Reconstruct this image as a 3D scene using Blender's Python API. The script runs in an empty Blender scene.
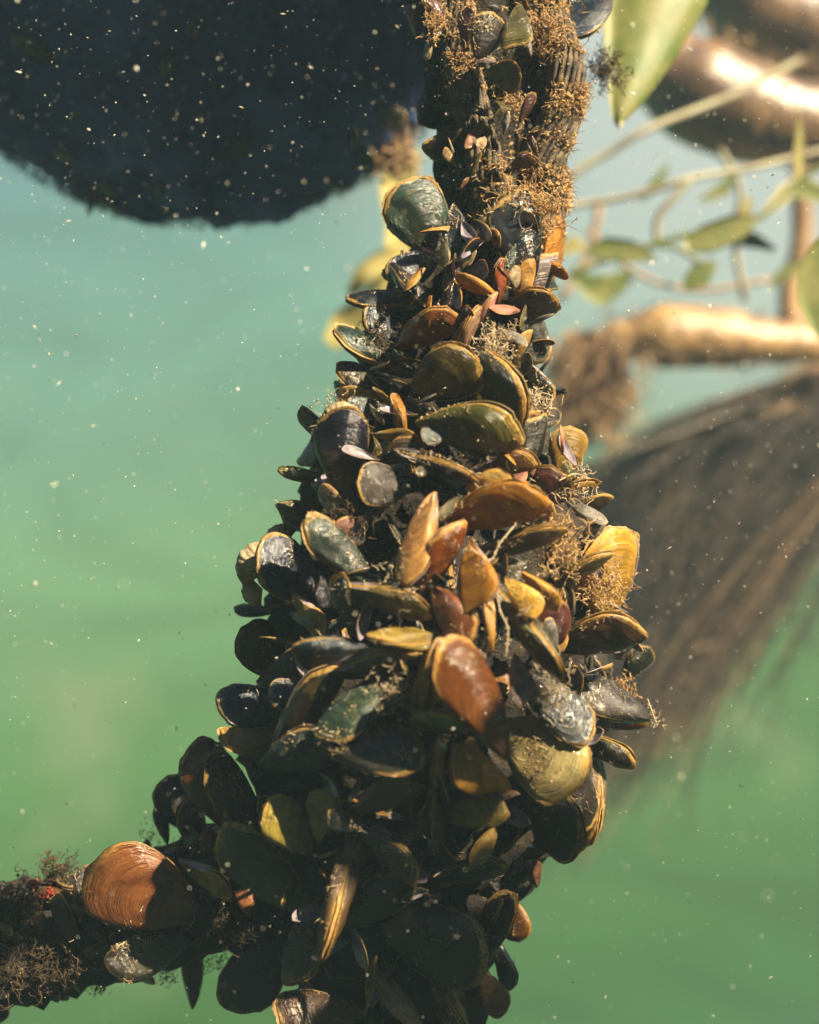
import bpy, math, random
from math import sin, cos, pi, sqrt, radians as R
from mathutils import Vector, Matrix, noise
from mathutils.bvhtree import BVHTree

S = 0.00055          # metres per photo pixel at the rope's distance
D = 0.80             # camera to rope
scene = bpy.context.scene
col = scene.collection

# ------------------------------------------------------------------ camera, world, sun
cam = bpy.data.cameras.new("camera"); camo = bpy.data.objects.new("camera", cam); col.objects.link(camo)
camo.location = (0, -D, 0); camo.rotation_euler = (R(90), 0, 0)
cam.sensor_fit = 'VERTICAL'; cam.sensor_height = 36; cam.sensor_width = 28.8
cam.lens = 18 / ((512 * S) / D)
cam.clip_start = 0.01; cam.clip_end = 200
cam.dof.use_dof = True; cam.dof.focus_distance = D - 0.055; cam.dof.aperture_fstop = 3.6
scene.camera = camo

SUN = Vector((0.60, -0.46, 0.65)).normalized()
w = bpy.data.worlds.new("World"); scene.world = w; w.use_nodes = True
nt = w.node_tree; N = nt.nodes; Lk = nt.links; N.clear()
def nd(t, **k):
    n = N.new(t)
    for a, b in k.items(): setattr(n, a, b)
    return n
wo = nd('ShaderNodeOutputWorld'); bg = nd('ShaderNodeBackground'); Lk.new(bg.outputs[0], wo.inputs[0])
sky = nd('ShaderNodeTexSky', sky_type='NISHITA'); sky.sun_disc = False
sky.sun_elevation = math.asin(SUN.z); sky.sun_rotation = math.atan2(SUN.x, SUN.y)
skm = nd('ShaderNodeVectorMath', operation='SCALE'); skm.inputs[3].default_value = 0.10; Lk.new(sky.outputs[0], skm.inputs[0])
tc = nd('ShaderNodeTexCoord'); sx = nd('ShaderNodeSeparateXYZ'); Lk.new(tc.outputs['Generated'], sx.inputs[0])
# open water seen by direction: green below, blue-green towards the surface
zr = nd('ShaderNodeMapRange'); zr.inputs[1].default_value = -1; zr.inputs[2].default_value = 1
zx = nd('ShaderNodeMath', operation='MULTIPLY_ADD'); zx.inputs[1].default_value = -0.16; Lk.new(sx.outputs[0], zx.inputs[0]); Lk.new(sx.outputs[2], zx.inputs[2])
Lk.new(zx.outputs[0], zr.inputs[0])
rp = nd('ShaderNodeValToRGB'); Lk.new(zr.outputs[0], rp.inputs[0]); e = rp.color_ramp.elements
e[0].position = 0; e[0].color = (.010, .05, .02, 1)
e[1].position = 0.20; e[1].color = (.05, .15, .065, 1)
for p, c in ((.34, (.075, .190, .036, 1)), (.43, (.145, .300, .080, 1)), (.50, (.225, .400, .175, 1)), (.56, (.225, .410, .265, 1)), (.64, (.215, .385, .350, 1)), (.72, (.24, .39, .44, 1)), (.80, (.35, .5, .5, 1))):
    q = e.new(p); q.color = c
mp = nd('ShaderNodeMapping'); mp.inputs['Scale'].default_value = (2.4, 2.4, 8.5); Lk.new(tc.outputs['Generated'], mp.inputs[0])
nz = nd('ShaderNodeTexNoise'); nz.inputs['Scale'].default_value = 1.3; nz.inputs['Detail'].default_value = 3; nz.inputs['Distortion'].default_value = 2.2; Lk.new(mp.outputs[0], nz.inputs[0])
nm = nd('ShaderNodeMapRange'); nm.inputs[1].default_value = .3; nm.inputs[2].default_value = .7; nm.inputs[3].default_value = .86; nm.inputs[4].default_value = 1.14; Lk.new(nz.outputs[0], nm.inputs[0])
ym = nd('ShaderNodeMapRange'); ym.inputs[1].default_value = -1; ym.inputs[1].default_value = -.6; ym.inputs[2].default_value = .85; ym.inputs[3].default_value = .05; ym.inputs[4].default_value = 1; Lk.new(sx.outputs[1], ym.inputs[0])
mu = nd('ShaderNodeMath', operation='MULTIPLY'); Lk.new(nm.outputs[0], mu.inputs[0]); Lk.new(ym.outputs[0], mu.inputs[1])
wm = nd('ShaderNodeVectorMath', operation='SCALE'); Lk.new(rp.outputs[0], wm.inputs[0]); Lk.new(mu.outputs[0], wm.inputs[3])
win = nd('ShaderNodeMapRange', interpolation_type='SMOOTHSTEP'); win.inputs[1].default_value = .60; win.inputs[2].default_value = .75; Lk.new(sx.outputs[2], win.inputs[0])
mx = nd('ShaderNodeMix', data_type='RGBA'); Lk.new(win.outputs[0], mx.inputs[0]); # yellowish cloudy patches, and a pale sun veil painted in as glow at the upper right
nz2 = nd('ShaderNodeTexNoise'); nz2.inputs['Scale'].default_value = 7.5; nz2.inputs['Detail'].default_value = 3; Lk.new(tc.outputs['Generated'], nz2.inputs[0])
pm = nd('ShaderNodeMapRange', interpolation_type='SMOOTHSTEP'); pm.inputs[1].default_value = .55; pm.inputs[2].default_value = .72; pm.inputs[4].default_value = .65; Lk.new(nz2.outputs[0], pm.inputs[0])
pmx = nd('ShaderNodeMix', data_type='RGBA'); Lk.new(pm.outputs[0], pmx.inputs[0]); Lk.new(wm.outputs[0], pmx.inputs[6]); pmx.inputs[7].default_value = (.36, .42, .19, 1)
dt = nd('ShaderNodeVectorMath', operation='DOT_PRODUCT'); Lk.new(tc.outputs['Generated'], dt.inputs[0]); dt.inputs[1].default_value = Vector((.30, .86, .42)).normalized()
gm_ = nd('ShaderNodeMapRange', interpolation_type='SMOOTHSTEP'); gm_.inputs[1].default_value = .88; gm_.inputs[2].default_value = .99; gm_.inputs[4].default_value = .9; Lk.new(dt.outputs['Value'], gm_.inputs[0])
gmx = nd('ShaderNodeMix', data_type='RGBA'); Lk.new(gm_.outputs[0], gmx.inputs[0]); Lk.new(pmx.outputs[2], gmx.inputs[6]); gmx.inputs[7].default_value = (.66, .70, .62, 1)
Lk.new(gmx.outputs[2], mx.inputs[6]); Lk.new(skm.outputs[0], mx.inputs[7])
Lk.new(mx.outputs[2], bg.inputs[0]); bg.inputs[1].default_value = .295

sd = bpy.data.lights.new("sun", 'SUN'); sd.energy = 5.0; sd.angle = R(0.6); sd.color = (1, .83, .57)
so = bpy.data.objects.new("sun", sd); col.objects.link(so); so.rotation_euler = SUN.to_track_quat('Z', 'Y').to_euler()

vs = scene.view_settings; vs.view_transform = 'Standard'; vs.look = 'None'; vs.exposure = 1.8; vs.gamma = 1; vs.use_curve_mapping = False
scene.cycles.max_bounces = 8; scene.cycles.volume_bounces = 1; scene.cycles.transparent_max_bounces = 8
scene.cycles.use_denoising = True; scene.cycles.caustics_reflective = False; scene.cycles.caustics_refractive = False

HAZE_DENSITY = 0.030

# ------------------------------------------------------------------ helpers
def P(px, py, d=0.0):
    k = S * (D + d) / D
    return Vector(((px - 409.5) * k, d, (512 - py) * k))
def K(d=0.0): return S * (D + d) / D

def tag(o, label=None, cat=None, group=None, kind=None):
    for k, v in (('label', label), ('category', cat), ('group', group), ('kind', kind)):
        if v: o[k] = v
    return o
def empty(name, loc, M=None):
    o = bpy.data.objects.new(name, None); col.objects.link(o); o.empty_display_size = .01
    o.matrix_world = M if M is not None else Matrix.Translation(loc)
    return o
def mesh_obj(name, verts, faces, mat, parent=None, smooth=True, uvs=None, mats=None, fm=None):
    me = bpy.data.meshes.new(name); me.from_pydata([tuple(v) for v in verts], [], faces); me.update()
    if smooth: me.polygons.foreach_set('use_smooth', [True] * len(faces))
    for m in ([mat] if not mats else mats): me.materials.append(m)
    if fm: me.polygons.foreach_set('material_index', fm)
    if uvs:
        uv = me.uv_layers.new(name='UVMap')
        li = [0] * len(me.loops); me.loops.foreach_get('vertex_index', li)
        fl = []
        for i in li: fl += uvs[i]
        uv.data.foreach_set('uv', fl)
    o = bpy.data.objects.new(name, me); col.objects.link(o)
    if parent:
        o.parent = parent; o.matrix_parent_inverse = parent.matrix_world.inverted()
    return o

class MB:
    def __init__(s): s.v = []; s.f = []
    def tube(s, pts, rad, n=6, cap=True, flat=1.0):
        pts = [Vector(p) for p in pts]; b0 = len(s.v); m = len(pts)
        up = Vector((0.13, 1, 0.07)).normalized()
        for i, p in enumerate(pts):
            t = (pts[min(i + 1, m - 1)] - pts[max(i - 1, 0)])
            t = t.normalized() if t.length > 1e-9 else Vector((0, 0, 1))
            a = up.cross(t)
            a = a.normalized() if a.length > 1e-4 else Vector((1, 0, 0))
            b = t.cross(a)
            r = rad[i] if isinstance(rad, (list, tuple)) else rad
            for k in range(n):
                q = 2 * pi * k / n
                s.v.append(p + a * (r * cos(q)) + b * (r * flat * sin(q)))
        for i in range(m - 1):
            for k in range(n):
                k2 = (k + 1) % n
                s.f.append((b0 + i * n + k, b0 + i * n + k2, b0 + (i + 1) * n + k2, b0 + (i + 1) * n + k))
        if cap and n > 2:
            s.f.append(tuple(b0 + k for k in range(n))[::-1]); s.f.append(tuple(b0 + (m - 1) * n + k for k in range(n)))
    def chip(s, p, r, rng, st=1.0):
        b0 = len(s.v)
        ax = Vector((rng.gauss(0, 1), rng.gauss(0, 1), rng.gauss(0, 1))).normalized()
        a = ax.orthogonal().normalized(); b = ax.cross(a)
        j = lambda: r * rng.uniform(.6, 1.3)
        s.v += [p + ax * j() * st, p - ax * j() * st, p + a * j(), p - a * j(), p + b * j(), p - b * j()]
        for q in ((0, 2, 4), (0, 4, 3), (0, 3, 5), (0, 5, 2), (1, 4, 2), (1, 3, 4), (1, 5, 3), (1, 2, 5)):
            s.f.append(tuple(b0 + i for i in q))
    def build(s, name, mat, parent=None, smooth=True): return mesh_obj(name, s.v, s.f, mat, parent, smooth)

def catmull(ps, k=8):
    ps = [Vector(p) for p in ps]; out = []
    q = [ps[0] * 2 - ps[1]] + ps + [ps[-1] * 2 - ps[-2]]
    for i in range(1, len(q) - 2):
        for j in range(k):
            t = j / k
            out.append(.5 * ((2 * q[i]) + (-q[i - 1] + q[i + 1]) * t + (2 * q[i - 1] - 5 * q[i] + 4 * q[i + 1] - q[i + 2]) * t * t + (-q[i - 1] + 3 * q[i] - 3 * q[i + 1] + q[i + 2]) * t ** 3))
    out.append(ps[-1]); return out
def lerp_table(tab, x):
    if x <= tab[0][0]: return tab[0][1:]
    for a, b in zip(tab, tab[1:]):
        if x <= b[0]:
            t = (x - a[0]) / (b[0] - a[0]); return tuple(u + (v - u) * t for u, v in zip(a[1:], b[1:]))
    return tab[-1][1:]

# ------------------------------------------------------------------ materials
class Mat:
    def __init__(s, name):
        s.m = bpy.data.materials.new(name); s.m.use_nodes = True; s.t = s.m.node_tree; s.N = s.t.nodes; s.L = s.t.links; s.N.clear()
        s.out = s.N.new('ShaderNodeOutputMaterial'); s.b = s.N.new('ShaderNodeBsdfPrincipled'); s.L.new(s.b.outputs[0], s.out.inputs[0])
    def n(s, t, **k):
        x = s.N.new(t)
        for a, b in k.items(): setattr(x, a, b)
        return x
    def c(s, v, sock):
        if hasattr(v, 'links') or isinstance(v, bpy.types.NodeSocket): s.L.new(v, sock)
        else: sock.default_value = v
    def math(s, op, a, b=0.0, c=0.0, clamp=False):
        x = s.n('ShaderNodeMath', operation=op, use_clamp=clamp); s.c(a, x.inputs[0]); s.c(b, x.inputs[1]); s.c(c, x.inputs[2]); return x.outputs[0]
    def mr(s, v, a, b, c=0.0, d=1.0):
        x = s.n('ShaderNodeMapRange', interpolation_type='SMOOTHSTEP'); s.c(v, x.inputs[0])
        for i, q in enumerate((a, b, c, d)): x.inputs[i + 1].default_value = q
        return x.outputs[0]
    def mix(s, f, a, b, blend='MIX'):
        x = s.n('ShaderNodeMix', data_type='RGBA', blend_type=blend); s.c(f, x.inputs[0]); s.c(a, x.inputs[6]); s.c(b, x.inputs[7]); return x.outputs[2]
    def noise(s, vec, scale, detail=3, rough=.55, dist=0.0):
        x = s.n('ShaderNodeTexNoise'); x.inputs['Scale'].default_value = scale; x.inputs['Detail'].default_value = detail
        x.inputs['Roughness'].default_value = rough; x.inputs['Distortion'].default_value = dist
        if vec is not None: s.c(vec, x.inputs['Vector'])
        return x.outputs[0]
    def bump(s, h, strength, dist, prev=None):
        x = s.n('ShaderNodeBump'); x.inputs['Strength'].default_value = strength; x.inputs['Distance'].default_value = dist
        s.c(h, x.inputs['Height'])
        if prev is not None: s.c(prev, x.inputs['Normal'])
        return x.outputs[0]
def C4(c): return (c[0], c[1], c[2], 1)

def shell_material():
    M = Mat('mussel_shell')
    oi = M.n('ShaderNodeObjectInfo'); tcx = M.n('ShaderNodeTexCoord'); gm = M.n('ShaderNodeNewGeometry')
    uv = M.n('ShaderNodeSeparateXYZ'); M.L.new(tcx.outputs['UV'], uv.inputs[0]); u, v = uv.outputs[0], uv.outputs[1]
    rnd = M.math('MULTIPLY', oi.outputs['Random'], 37.0)
    # growth lines: 1-D noise along v with slight waviness
    vec = M.n('ShaderNodeCombineXYZ'); M.c(M.math('MULTIPLY', u, 1.1), vec.inputs[0]); M.c(M.math('MULTIPLY', v, 13.0), vec.inputs[1]); M.c(rnd, vec.inputs[2])
    g1 = M.noise(vec.outputs[0], 1.0, 4, .6)
    vec2 = M.n('ShaderNodeCombineXYZ'); M.c(M.math('MULTIPLY', u, 1.5), vec2.inputs[0]); M.c(M.math('MULTIPLY', v, 75.0), vec2.inputs[1]); M.c(rnd, vec2.inputs[2])
    g2 = M.noise(vec2.outputs[0], 1.0, 2, .5)
    off = M.n('ShaderNodeVectorMath', operation='ADD'); M.L.new(tcx.outputs['Object'], off.inputs[0])
    ro = M.n('ShaderNodeCombineXYZ'); M.c(rnd, ro.inputs[0]); M.L.new(ro.outputs[0], off.inputs[1])
    patch = M.noise(off.outputs[0], 3.2, 4, .6, .6)
    fine = M.noise(off.outputs[0], 26.0, 4, .65)
    base = oi.outputs['Color']
    gf = M.math('MULTIPLY', M.mr(g1, .30, .72, .78, 1.24), M.mr(patch, .3, .7, .75, 1.3))
    sc = M.n('ShaderNodeVectorMath', operation='SCALE'); M.L.new(base, sc.inputs[0]); M.c(gf, sc.inputs[3])
    # pigment thins out unevenly: dark brown clouds over the lighter shells
    cloud = M.noise(off.outputs[0], 2.1, 3, .55, .4)
    dk = M.n('ShaderNodeVectorMath', operation='MULTIPLY'); M.L.new(base, dk.inputs[0]); dk.inputs[1].default_value = (.30, .22, .20)
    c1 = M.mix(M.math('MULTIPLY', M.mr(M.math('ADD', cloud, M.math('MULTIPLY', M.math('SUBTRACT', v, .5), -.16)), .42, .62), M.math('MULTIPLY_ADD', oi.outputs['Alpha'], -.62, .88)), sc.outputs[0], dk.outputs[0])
    # broad bands of lighter olive / tan periostracum
    olive = M.mix(.6, base, (.16, .11, .03, 1))
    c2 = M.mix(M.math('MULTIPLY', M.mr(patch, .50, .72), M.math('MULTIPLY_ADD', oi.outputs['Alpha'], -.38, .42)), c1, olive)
    # worn beak, greyish violet
    um = M.math('MULTIPLY', M.mr(v, .30, .06), M.mr(patch, .35, .6))
    c3 = M.mix(M.math('MULTIPLY', um, .22), c2, (.16, .12, .13, 1))
    # rim of new growth
    rimw = M.math('ADD', v, M.math('MULTIPLY', M.math('SUBTRACT', patch, .5), .16))
    rim = M.mr(rimw, .948, .975)
    rimc = M.mix(.25, (.80, .52, .14, 1), base)
    c4 = M.mix(M.math('MULTIPLY', rim, M.math('MULTIPLY', M.mr(fine, .35, .6, .3, 1.0), M.mr(M.math('FRACT', M.math('MULTIPLY', rnd, 3.7)), 0, .7, .45, 1.0))), c3, rimc)
    # dust and silt that settled on the upper sides, in speckles
    nz_ = M.n('ShaderNodeSeparateXYZ'); M.L.new(gm.outputs['Normal'], nz_.inputs[0])
    sf = M.math('ADD', M.math('MULTIPLY', nz_.outputs[2], .10), fine)
    silt = M.mr(sf, .66, .73)
    silt = M.math('MULTIPLY', silt, M.mr(patch, .42, .62, .0, .75))
    c5 = M.mix(silt, c4, (.34, .27, .16, 1))
    M.c(c5, M.b.inputs['Base Color'])
    M.c(M.mr(M.math('ADD', silt, M.math('MULTIPLY', fine, .3)), 0, 1, .10, .75), M.b.inputs['Roughness'])
    M.b.inputs['Specular IOR Level'].default_value = .75
    b1 = M.bump(g1, .22, .016); b2 = M.bump(g2, .30, .008, b1); b3 = M.bump(fine, .18, .015, b2); b4 = M.bump(silt, .6, .02, b3)
    M.c(b4, M.b.inputs['Normal'])
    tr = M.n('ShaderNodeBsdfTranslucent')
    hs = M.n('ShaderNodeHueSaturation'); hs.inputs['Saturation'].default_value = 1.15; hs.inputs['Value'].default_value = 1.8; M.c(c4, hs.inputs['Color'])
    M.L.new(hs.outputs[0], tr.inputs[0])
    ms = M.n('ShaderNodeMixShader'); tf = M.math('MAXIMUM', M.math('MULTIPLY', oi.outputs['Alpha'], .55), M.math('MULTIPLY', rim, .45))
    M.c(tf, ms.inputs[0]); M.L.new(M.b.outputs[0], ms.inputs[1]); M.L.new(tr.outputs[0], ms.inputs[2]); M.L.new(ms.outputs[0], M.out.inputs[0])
    return M.m
def nacre_material():
    M = Mat('shell_lining'); tcx = M.n('ShaderNodeTexCoord')
    n1 = M.noise(tcx.outputs['Object'], 4.0, 3)
    M.c(M.mix(M.mr(n1, .35, .65), (.27, .25, .24, 1), (.15, .115, .16, 1)), M.b.inputs['Base Color'])
    M.b.inputs['Roughness'].default_value = .22
    return M.m
def simple(name, a, b, scale=6, rough=.7, bump=0.0, bd=.01, trans=0.0, spec=.4, th=(.35, .65), detail=4, coord='Object'):
    M = Mat(name); tcx = M.n('ShaderNodeTexCoord')
    n1 = M.noise(tcx.outputs[coord], scale, detail, .6)
    c = M.mix(M.mr(n1, *th), C4(a), C4(b)); M.c(c, M.b.inputs['Base Color'])
    M.b.inputs['Roughness'].default_value = rough; M.b.inputs['Specular IOR Level'].default_value = spec
    if bump: M.c(M.bump(M.noise(tcx.outputs[coord], scale * 3, 5, .65), bump, bd), M.b.inputs['Normal'])
    if trans:
        tr = M.n('ShaderNodeBsdfTranslucent'); M.c(c, tr.inputs[0]); ms = M.n('ShaderNodeMixShader'); ms.inputs[0].default_value = trans
        M.L.new(M.b.outputs[0], ms.inputs[1]); M.L.new(tr.outputs[0], ms.inputs[2]); M.L.new(ms.outputs[0], M.out.inputs[0])
    return M.m
m_shell = shell_material(); m_nacre = nacre_material()
m_mantle = simple('mantle_flesh', (.62, .36, .10), (.40, .20, .06), 30, .4, .3, .002, .25)
m_mat = simple('byssus_mud', (.008, .007, .006), (.030, .021, .012), 60, .9, .9, .004)
m_yarn = simple('rope_yarn', (.030, .026, .022), (.15, .11, .07), 160, .85, .6, .001)
m_fuzz = simple('hydroid_gold', (.66, .46, .22), (.42, .26, .11), 90, .8, 0, trans=.35)
m_fuzzw = simple('hydroid_pale', (.62, .52, .36), (.45, .34, .2), 90, .7, 0, trans=.3)
m_fuzzd = simple('hydroid_brown', (.11, .07, .035), (.05, .035, .02), 90, .8, 0, trans=.2)
m_silt = simple('silt_crumb', (.50, .38, .20), (.28, .19, .09), 120, .9)
m_snow = simple('particle', (.85, .85, .78), (.6, .55, .42), 120, .6, trans=.3)
m_float = simple('float_growth', (.014, .040, .15), (.10, .15, .36), 11, .85, 1.0, .012)
m_cream = simple('cream_shell', (.55, .47, .30), (.33, .24, .13), 90, .45, .6, .002, .25)
m_leaf = simple('leaf_green', (.13, .18, .045), (.24, .24, .08), 45, .5, .2, .001, .35)
m_leafy = simple('leaf_yellow', (.66, .58, .24), (.40, .36, .12), 18, .5, .2, .001, .4)
m_pale = simple('pale_tissue_glint', (.80, .78, .58), (.6, .55, .3), 40, .5, 0, trans=.3)  # pale leaf tissue, also a white highlight coloured onto one leaf tip
m_petiole = simple('petiole_brown', (.46, .29, .11), (.24, .14, .06), 26, .34, .5, .006, 0, 1.0)
m_petiole2 = simple('petiole_dark', (.08, .05, .035), (.22, .13, .065), 22, .30, .5, .006, 0, 1.0)
m_root = simple('root_brown', (.075, .058, .042), (.035, .030, .026), 12, .85)
m_rootl = simple('root_sand', (.46, .31, .17), (.26, .16, .09), 14, .85, trans=.2)  # paler root tone; sunlit look of the upper roots is in this colour
m_red = simple('red_sponge', (.55, .06, .03), (.35, .05, .03), 80, .6, .4, .002, .2)
m_twig = simple('twig_grey', (.30, .28, .18), (.18, .15, .10), 20, .6)

# ------------------------------------------------------------------ trunk envelope (photo rows -> left, right edge)
TR = [(-260, 420, 570), (-60, 415, 572), (0, 412, 572), (50, 425, 568), (100, 436, 570), (150, 438, 556), (200, 418, 552), (250, 402, 556), (300, 372, 556), (350, 352, 545), (400, 326, 566),
      (450, 298, 578), (500, 285, 592), (550, 268, 622), (600, 258, 630), (650, 248, 632), (700, 240, 622), (750, 222, 606), (800, 216, 590), (850, 232, 548), (900, 248, 512), (950, 278, 508),
      (1000, 290, 500), (1024, 286, 488), (1100, 300, 470), (1250, 330, 450)]
BR = [(-330, 985, 66), (-200, 970, 70), (-80, 955, 72), (0, 946, 72), (50, 938, 70), (110, 924, 66), (170, 905, 68), (240, 880, 72), (300, 880, 72)]
def trunk(py): a, b = lerp_table(TR, py); return (a + b) / 2, (b - a) / 2
def front(px, py):
    c, h = trunk(py); u = (px - c) / h
    d = None
    if abs(u) < 1: d = -.85 * h * sqrt(1 - u * u)
    else: d = 8
    if px < 300:
        cy, r = lerp_table(BR, px); v = (py - cy) / r
        db = -.9 * r * sqrt(1 - v * v) if abs(v) < 1 else 8
        d = min(d, db) if abs(v) < 1.15 else d
    return d * S

def lumpy_tube(name, centres, mat, parent, nseg=48, sub=5, amp=.10, fr=60):
    # centres: (Vector, rx, ry(depth))
    verts = []; faces = []
    rows = []
    for i in range(len(centres) - 1):
        for j in range(sub):
            t = j / sub; a, b = centres[i], centres[i + 1]
            rows.append((a[0].lerp(b[0], t), a[1] + (b[1] - a[1]) * t, a[2] + (b[2] - a[2]) * t))
    rows.append(centres[-1])
    for i, (c, rx, ry) in enumerate(rows):
        t = (rows[min(i + 1, len(rows) - 1)][0] - rows[max(i - 1, 0)][0]).normalized()
        yv = Vector((0, 1, 0)); xv = yv.cross(t).normalized()
        for k in range(nseg):
            q = 2 * pi * k / nseg
            p = c + xv * rx * cos(q) + yv * ry * sin(q)
            n = noise.fractal(p * fr, 1, 2, 4)
            p = c + (p - c) * (1 + amp * n)
            verts.append(p)
    for i in range(len(rows) - 1):
        for k in range(nseg):
            k2 = (k + 1) % nseg
            faces.append((i * nseg + k, i * nseg + k2, (i + 1) * nseg + k2, (i + 1) * nseg + k))
    faces.append(tuple(range(nseg))[::-1]); faces.append(tuple((len(rows) - 1) * nseg + k for k in range(nseg)))
    return mesh_obj(name, verts, faces, mat, parent)

rope = tag(empty('mooring_rope', P(480, -260)), 'thick hanging rope with black strands and tan fuzz, buried in mussels lower down', 'rope')
cs = []
for row in TR:
    c, h = trunk(row[0]); f = .86 if row[0] > 330 else .80 if row[0] > 180 else .9
    cs.append((P(c + (-10 if row[0] < 200 else 0), row[0], 0.004), h * f * S, h * f * (.85 if row[0] > 180 else .5) * S))
lumpy_tube('byssus_mat', cs, m_mat, rope, amp=.16, fr=55)

rng = random.Random(7)
def strand(path, rad, yarns, parent, twist=.7, k=9, yr=.20):
    mb = MB(); pts = catmull(path, k); m = len(pts)
    for yy in range(yarns):
        ph = 2 * pi * yy / yarns + .3 * noise.noise(Vector((yy, 0, 5))); q = []; rr = []
        for i, p in enumerate(pts):
            t = (pts[min(i + 1, m - 1)] - pts[max(i - 1, 0)]).normalized()
            a = Vector((0, 1, 0)).cross(t).normalized(); b = t.cross(a)
            an = ph + twist * i / k
            R0 = rad * (.9 + .18 * noise.noise(Vector((i * .15, yy * 1.7, path[0][0] * 50))))
            q.append(p + a * R0 * cos(an) + b * R0 * sin(an)); rr.append(rad * yr * (.75 + .4 * noise.noise(Vector((i * .5, yy * 3.1, 2)))))
        mb.tube(q, rr, 6)
    mb.tube(pts, rad * .85, 10)
    return mb.build('rope_strand', m_yarn, parent)
RS = [([(452, -120), (450, -40), (456, 20), (462, 70), (474, 120), (486, 165), (492, 215), (484, 250), (482, 300), (478, 350), (470, 420)], 17, -40),
      ([(530, -120), (538, -40), (546, 15), (562, 55), (566, 95), (556, 130), (546, 165), (548, 205), (536, 250), (520, 300), (505, 370)], 19, -22),
      ([(500, -120), (498, -20), (505, 60), (512, 120), (520, 180), (510, 240), (500, 300)], 22, 5)]
strand_paths = []
for path, r, dz in RS:
    pts = [P(x, y, dz * S) for x, y in path]; strand_paths.append((catmull(pts, 9), r * S)); strand(pts, r * S, 17, rope)

siderope = tag(empty('mooring_rope', P(-330, 985)), 'overgrown side rope running from the trunk to the lower left corner', 'rope')
cs = [(P(x, y, 0), r * .82 * S, r * .78 * S) for x, y, r in BR]
lumpy_tube('byssus_mat', cs, m_mat, siderope, amp=.2, fr=120)
strand([P(x, y, -.008) for x, y, r in BR], 26 * S, 12, siderope)

# ------------------------------------------------------------------ mussel valves
def valve_mesh(name, hD, hV, H, power, bend, seed, side, ex=1.0):
    na, nsr = 40, 18; verts = []; uvs = []; faces = []; fm = []
    def pt(a, s, inner):
        th = 2 * pi * a; x = (1 - cos(th)) / 2
        xs = x
        y = sin(th)
        yy = (hD * (abs(y) ** ex) * (x ** power)) if y > 0 else -(hV * (abs(y) ** (ex * .9)) * (x ** (power * .7)))
        yy *= 1.35
        yy += bend * (x - .5) ** 2 - bend * .25
        nn = noise.noise(Vector((cos(th) * 1.6 + seed * 9, sin(th) * 1.6, s * 1.3)))
        rim = 1 + .05 * nn * s + .022 * noise.noise(Vector((cos(th) * 7, sin(th) * 7 + seed * 5, s * 4))) * s * s + .010 * noise.noise(Vector((a * 60, seed * 5, 0))) * s ** 8
        ss = s * rim
        X = xs * ss; Y = yy * ss - (1 - ss) * bend * 0
        step = .010 * math.floor(s * 6 + .3 * nn) / 6
        Z = H * 1.6 * (max(0, 1 - s ** 1.7) ** .78) * (s ** .5) * (x ** .30)
        Z += (.0035 * sin(s * 30 + nn * 5 + seed) + .020 * noise.noise(Vector((X * 5, Y * 5, seed))) + .006 * noise.noise(Vector((X * 15, Y * 15, seed)))) * min(1, (1 - s) * 5 + .15) * min(1, s * 4)
        Z = max(Z, .0) + .006
        if inner: Z = max(Z - .022, .0015); X = .5 + (X - .5) * .985; Y *= .985
        return Vector((X, Y, Z * side))
    for inner in (0, 1):
        for j in range(nsr + 1):
            t = j / nsr; s = .02 + .98 * (1 - (1 - t) ** 1.5)
            for i in range(na):
                verts.append(pt((i + .5) / na, s, inner)); uvs.append((abs((i + .5) / na - .5) * 2, s))
    w_ = na; off = (nsr + 1) * na
    for j in range(nsr):
        for i in range(na):
            i2 = (i + 1) % na; q = (j * w_ + i, j * w_ + i2, (j + 1) * w_ + i2, (j + 1) * w_ + i)
            faces.append(q if side < 0 else q[::-1]); fm.append(0)
            q = tuple(x + off for x in q); faces.append(q[::-1] if side < 0 else q); fm.append(1)
    for i in range(na):
        i2 = (i + 1) % na; q = (nsr * w_ + i, nsr * w_ + i2, off + nsr * w_ + i2, off + nsr * w_ + i)
        faces.append(q if side < 0 else q[::-1]); fm.append(0)
    faces.append(tuple(range(na)) if side > 0 else tuple(range(na))[::-1]); fm.append(0)
    me = bpy.data.meshes.new(name); me.from_pydata([tuple(v) for v in verts], [], faces); me.update()
    me.polygons.foreach_set('use_smooth', [True] * len(faces)); me.materials.append(m_shell); me.materials.append(m_nacre)
    me.polygons.foreach_set('material_index', fm)
    uv = me.uv_layers.new(name='UVMap'); li = [0] * len(me.loops); me.loops.foreach_get('vertex_index', li); fl = []
    for i in li: fl += uvs[i]
    uv.data.foreach_set('uv', fl)
    return me
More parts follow.
